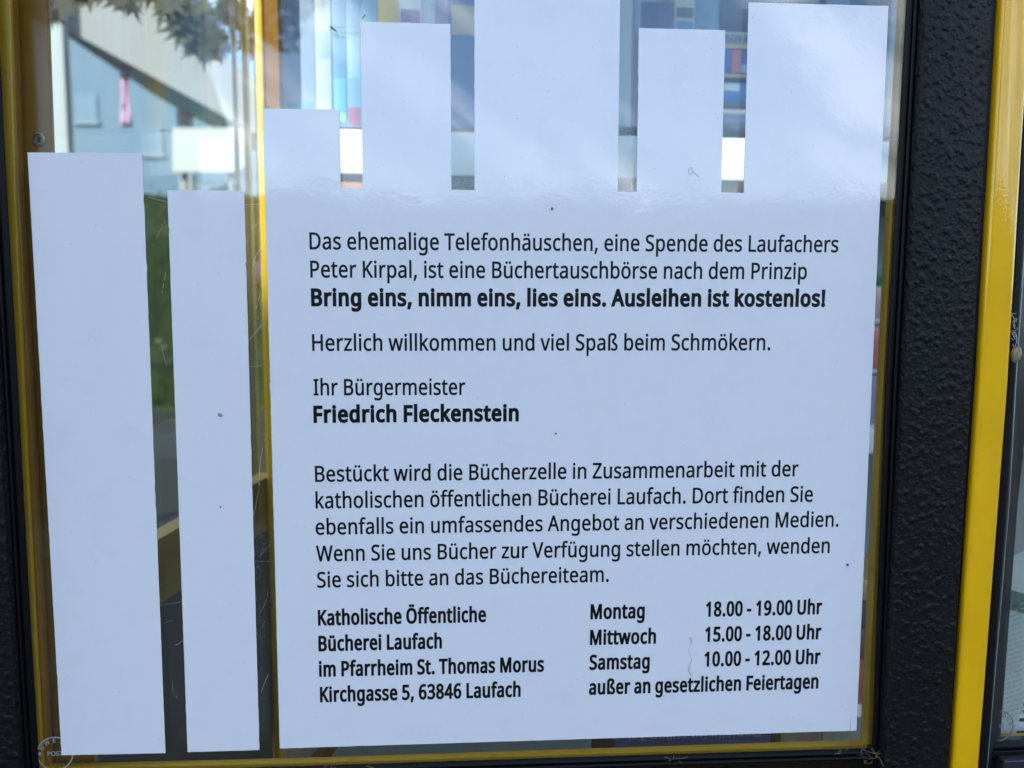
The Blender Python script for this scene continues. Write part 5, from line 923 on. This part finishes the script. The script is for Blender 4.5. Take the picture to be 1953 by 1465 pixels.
for a, b in (((631, 50), (686, 52)), ((660, 60), (684, 62)), ((648, 60), (690, 68)), ((636, 66), (684, 74))): fibre(g, at(*a, -.0008), at(*b, -.0008), .00007, .0006, 8, .0004)
for i in range(12):
    a = at(645 + rg.gauss(0, 8), 70 + rg.gauss(0, 6), -.0008); fibre(g, a, a + Vector((rg.gauss(0, .003), 0, rg.gauss(0, .003))), .00006, .0003, 4, .0003)
tag(g.build('cobweb', mat('grey_web', (.10, .11, .12), .7), None), 'thin grey web left of the first tall paper spine', 'cobweb')
# dead mosquito
def insect(px, py, s, label, ang=.6):
    c = at(px, py, -.0012); t = empty('dead_mosquito', c, label, 'insect'); m = mat('insect', (.05, .03, .02), .5)
    d = Vector((math.cos(ang), 0, -math.sin(ang))); n_ = Vector((d.z, 0, -d.x)); g = MB()
    g.tube([c - d * s * .5, c - d * s * .38, c - d * s * .2, c, c + d * s * .3, c + d * s * .62], [s * .05, s * .09, s * .11, s * .12, s * .08, s * .02], 8); g.build('body', m, t, smooth=True)
    for k in range(6):
        a = -1 if k % 2 else 1; b = c + d * s * (.1 - .12 * (k // 2)); g = MB()
        g.tube([b, b + n_ * a * s * .45 + d * s * (.25 - .25 * (k // 2)) + Vector((0, -.0004, 0)), b + n_ * a * s * .8 + d * s * (.45 - .4 * (k // 2))], s * .014, 4); g.build('leg', m, t)
    wm = mat('insect_wing', (.45, .38, .30), .4)
    for a in (-1, 1):
        g = MB(); q = [c + d * s * (.1 + .75 * u) + n_ * a * s * (.16 * math.sin(math.pi * u) + .10 * u) for u in (0, .25, .5, .75, 1)] + [c + d * s * (.1 + .75 * u) + n_ * a * s * (.06 * u) for u in (.75, .5, .25)]
        g.prism(q, (0, .00005, 0)); g.build('wing', wm, t)
    return t
insect(634, 54, .0042, 'dead mosquito on the glass left of the first tall paper spine')
insect(694, 31, .0028, 'tiny brown gnat on the glass above the first tall paper spine', 2.2)
# hair-thin ring on the vinyl
c = at(1317, 326, YT - .0002); g = MB(); pts = [c + Vector((.0017 * math.cos(i * .5), 0, .0024 * math.sin(i * .5))) for i in range(13)] + [c + Vector((.0035 + .001 * i, 0, -.002 - .0007 * i)) for i in range(4)]
g.tube(pts, .00011, 4); tag(g.build('hair', mat('hair', (.24, .16, .12), .7), None), 'curled hair stuck on the fourth paper spine', 'hair')
# seeds
def speck(px, py, rx, rz, label, c=(.12, .10, .08), cat='speck', ang=0):
    q = at(px, py, YT - .0001); g = MB(); rings = []
    for j in range(6):
        t = math.pi * j / 5; rings.append([q + Vector((math.sin(t) * (rx * math.cos(i * math.pi / 5) * math.cos(ang) - rz * math.sin(i * math.pi / 5) * math.sin(ang)), -.0004 * (1 - math.cos(t)) , math.sin(t) * (rx * math.cos(i * math.pi / 5) * math.sin(ang) + rz * math.sin(i * math.pi / 5) * math.cos(ang)))) for i in range(10)])
    g.loft(rings); tag(g.build('dirt_speck', mat('speck_%d' % (c[0] * 100), c, .6), None, smooth=True), label, cat)
speck(420, 791, .0019, .0014, 'grey oval dropping on the narrow white strip', (.28, .27, .25), ang=-.5)
speck(421, 967, .0006, .0006, 'tiny black dot low on the narrow white strip', (.03, .03, .03))
speck(1616, 1077, .0012, .0009, 'dark crumb at the right edge of the lettered sheet', (.05, .05, .05))
speck(1053, 398, .0009, .0011, 'brown dot above the first line of lettering', (.14, .08, .04))
speck(1060, 827, .0008, .0008, 'brown dot right of the name line', (.20, .09, .04))
# fly-spots over vinyl and glass
g = MB()
SH = [((53, 291), (271, 292), (316, 1436), (118, 1440)), ((319, 363), (466, 364), (495, 1430), (358, 1434)), ((560, 380), (1650, 380), (1633, 1390), (534, 1420)), ((905, -5), (1183, -5), (1178, 365), (905, 363)), ((1427, 8), (1693, 12), (1678, 380), (1420, 380)), ((690, 45), (858, 48), (860, 362), (692, 362)), ((1218, 57), (1381, 60), (1375, 366), (1215, 366)), ((502, 210), (647, 210), (649, 380), (506, 380))]
def spot(px, py, r, Y, el=1, ang=0):
    q = at(px, py, Y); n = 6; k = len(g.v)
    P = [Vector((q.x + r * (math.cos(i * 2 * math.pi / n) * math.cos(ang) * el - math.sin(i * 2 * math.pi / n) * math.sin(ang)) * rg.uniform(.7, 1.2), Y, q.z + r * (math.cos(i * 2 * math.pi / n) * math.sin(ang) * el + math.sin(i * 2 * math.pi / n) * math.cos(ang)) * rg.uniform(.7, 1.2))) for i in range(n)]
    g.add([Vector((q.x, Y - r * .25, q.z))] + P, [(0, i + 1, (i + 1) % n + 1) for i in range(n)])
for q, cnt in zip(SH, (90, 55, 420, 110, 120, 60, 60, 50)):
    for i in range(cnt):
        u, v_ = rg.random(), rg.random(); x = (q[0][0] * (1 - u) + q[1][0] * u) * (1 - v_) + (q[3][0] * (1 - u) + q[2][0] * u) * v_; y = (q[0][1] * (1 - u) + q[1][1] * u) * (1 - v_) + (q[3][1] * (1 - u) + q[2][1] * u) * v_
        spot(x, y, .00006 + .00016 * rg.random() ** 3, YT - .00003, rg.uniform(.8, 2.0), rg.random() * 3.1)
for i in range(90): spot(rg.uniform(100, 900), rg.uniform(0, 300), .00008 + .0002 * rg.random() ** 3, -.00004, rg.uniform(.8, 1.8), rg.random() * 3)
for i in range(60): spot(rg.gauss(1640, 30), rg.gauss(1425, 12), .0001 + .0003 * rg.random() ** 2, -.00004, 1.2, rg.random() * 3)
tag(new('dirt_specks', g.v, g.f, mat('dirt', (.07, .065, .06), .8)), 'fine dark fly spots scattered over sheet and glass', 'dirt', kind='stuff')
# scratches in the pane
g = MB()
def scratch(x0, y0, x1, y1, bow=3, w_=.00009):
    n = 8; P = []
    for i in range(n + 1):
        t = i / n; P.append(at(x0 + (x1 - x0) * t + bow * math.sin(math.pi * t), y0 + (y1 - y0) * t + bow * .5 * math.sin(math.pi * t) + rg.gauss(0, .5), -.0001))
    for a, b in zip(P, P[1:]):
        if rg.random() < .12: continue
        d = (b - a).normalized(); p = Vector((-d.z, 0, d.x)) * w_; g.add([a - p, b - p, b + p, a + p], [(0, 1, 2, 3)])
for s in ((276, 375, 318, 385, 2), (291, 470, 316, 420, 0), (467, 391, 500, 388, 1), (477, 436, 503, 420, 0), (480, 522, 500, 470, -4), (488, 590, 497, 520, 4), (490, 620, 498, 540, 3), (474, 648, 500, 620, 1), (478, 646, 499, 617, 0), (513, 815, 494, 925, -5), (496, 920, 484, 985, 0), (487, 1072, 519, 1033, 0), (490, 1072, 514, 1070, 0), (495, 1170, 512, 1125, 3),
          (492, 1220, 505, 1185, 0), (496, 1325, 512, 1285, 0), (302, 1155, 345, 1147, 2), (330, 1300, 338, 1332, -5), (333, 1230, 348, 1222, 2), (310, 1190, 330, 1183, 0), (340, 330, 356, 318, 0), (317, 145, 332, 110, 2), (396, 285, 415, 272, 1), (470, 64, 475, 90, 3), (866, 330, 870, 316, 0), (868, 355, 900, 300, 4), (880, 362, 892, 330, 0), (662, 350, 672, 318, 3), (871, 225, 890, 195, 0), (309, 560, 316, 520, 0), (478, 700, 500, 697, 1), (305, 650, 318, 700, 0)): scratch(*s, w_=rg.uniform(.00004, .0001))
for i in range(46):
    x, y = rg.uniform(484, 500), rg.uniform(1010, 1400); scratch(x, y, x + rg.gauss(0, 5), y + rg.gauss(0, 9), 0, .00003)
scratch(117, 470, 222, 456, 2, .00006)
o = tag(new('scratches', g.v, g.f, mat('scratch', (.62, .58, .48), .5), pane), kind='stuff')
# the scratch over the vinyl
g = MB(); n = 10; P = [at(125 + 9.5 * i, 470 - 14 * math.sin(i * math.pi / 20) , YT - .00003) for i in range(n + 1)]
for a, b in zip(P, P[1:]): g.add([a + Vector((0, 0, -.0002)), b + Vector((0, 0, -.0002)), b + Vector((0, 0, .0002)), a + Vector((0, 0, .0002))], [(0, 1, 2, 3)])
# brown dribble between the opening hours
g = MB(); n = 16; P = [at(1316 + 2.5 * math.sin(i * .9) , 1215 + 80 * i / n, YT - .00003) for i in range(n + 1)]; wv = [1.2, 2.5, 1.4, .5, .3, .5, .3, .4, .6, .9, 1.1, 1.4, 1.9, 2.1, 1.8, 1.0, .3]
for i in range(n): 
    g.add([P[i] - Vector((wv[i] * .0004, 0, 0)), P[i + 1] - Vector((wv[i + 1] * .0004, 0, 0)), P[i + 1] + Vector((wv[i + 1] * .0004, 0, 0)), P[i] + Vector((wv[i] * .0004, 0, 0))], [(0, 1, 2, 3)])
tag(new('bird_dribble', g.v, g.f, mat('dribble', (.58, .54, .46), .7)), 'faint brownish dribble between the day names and the hours', 'stain')
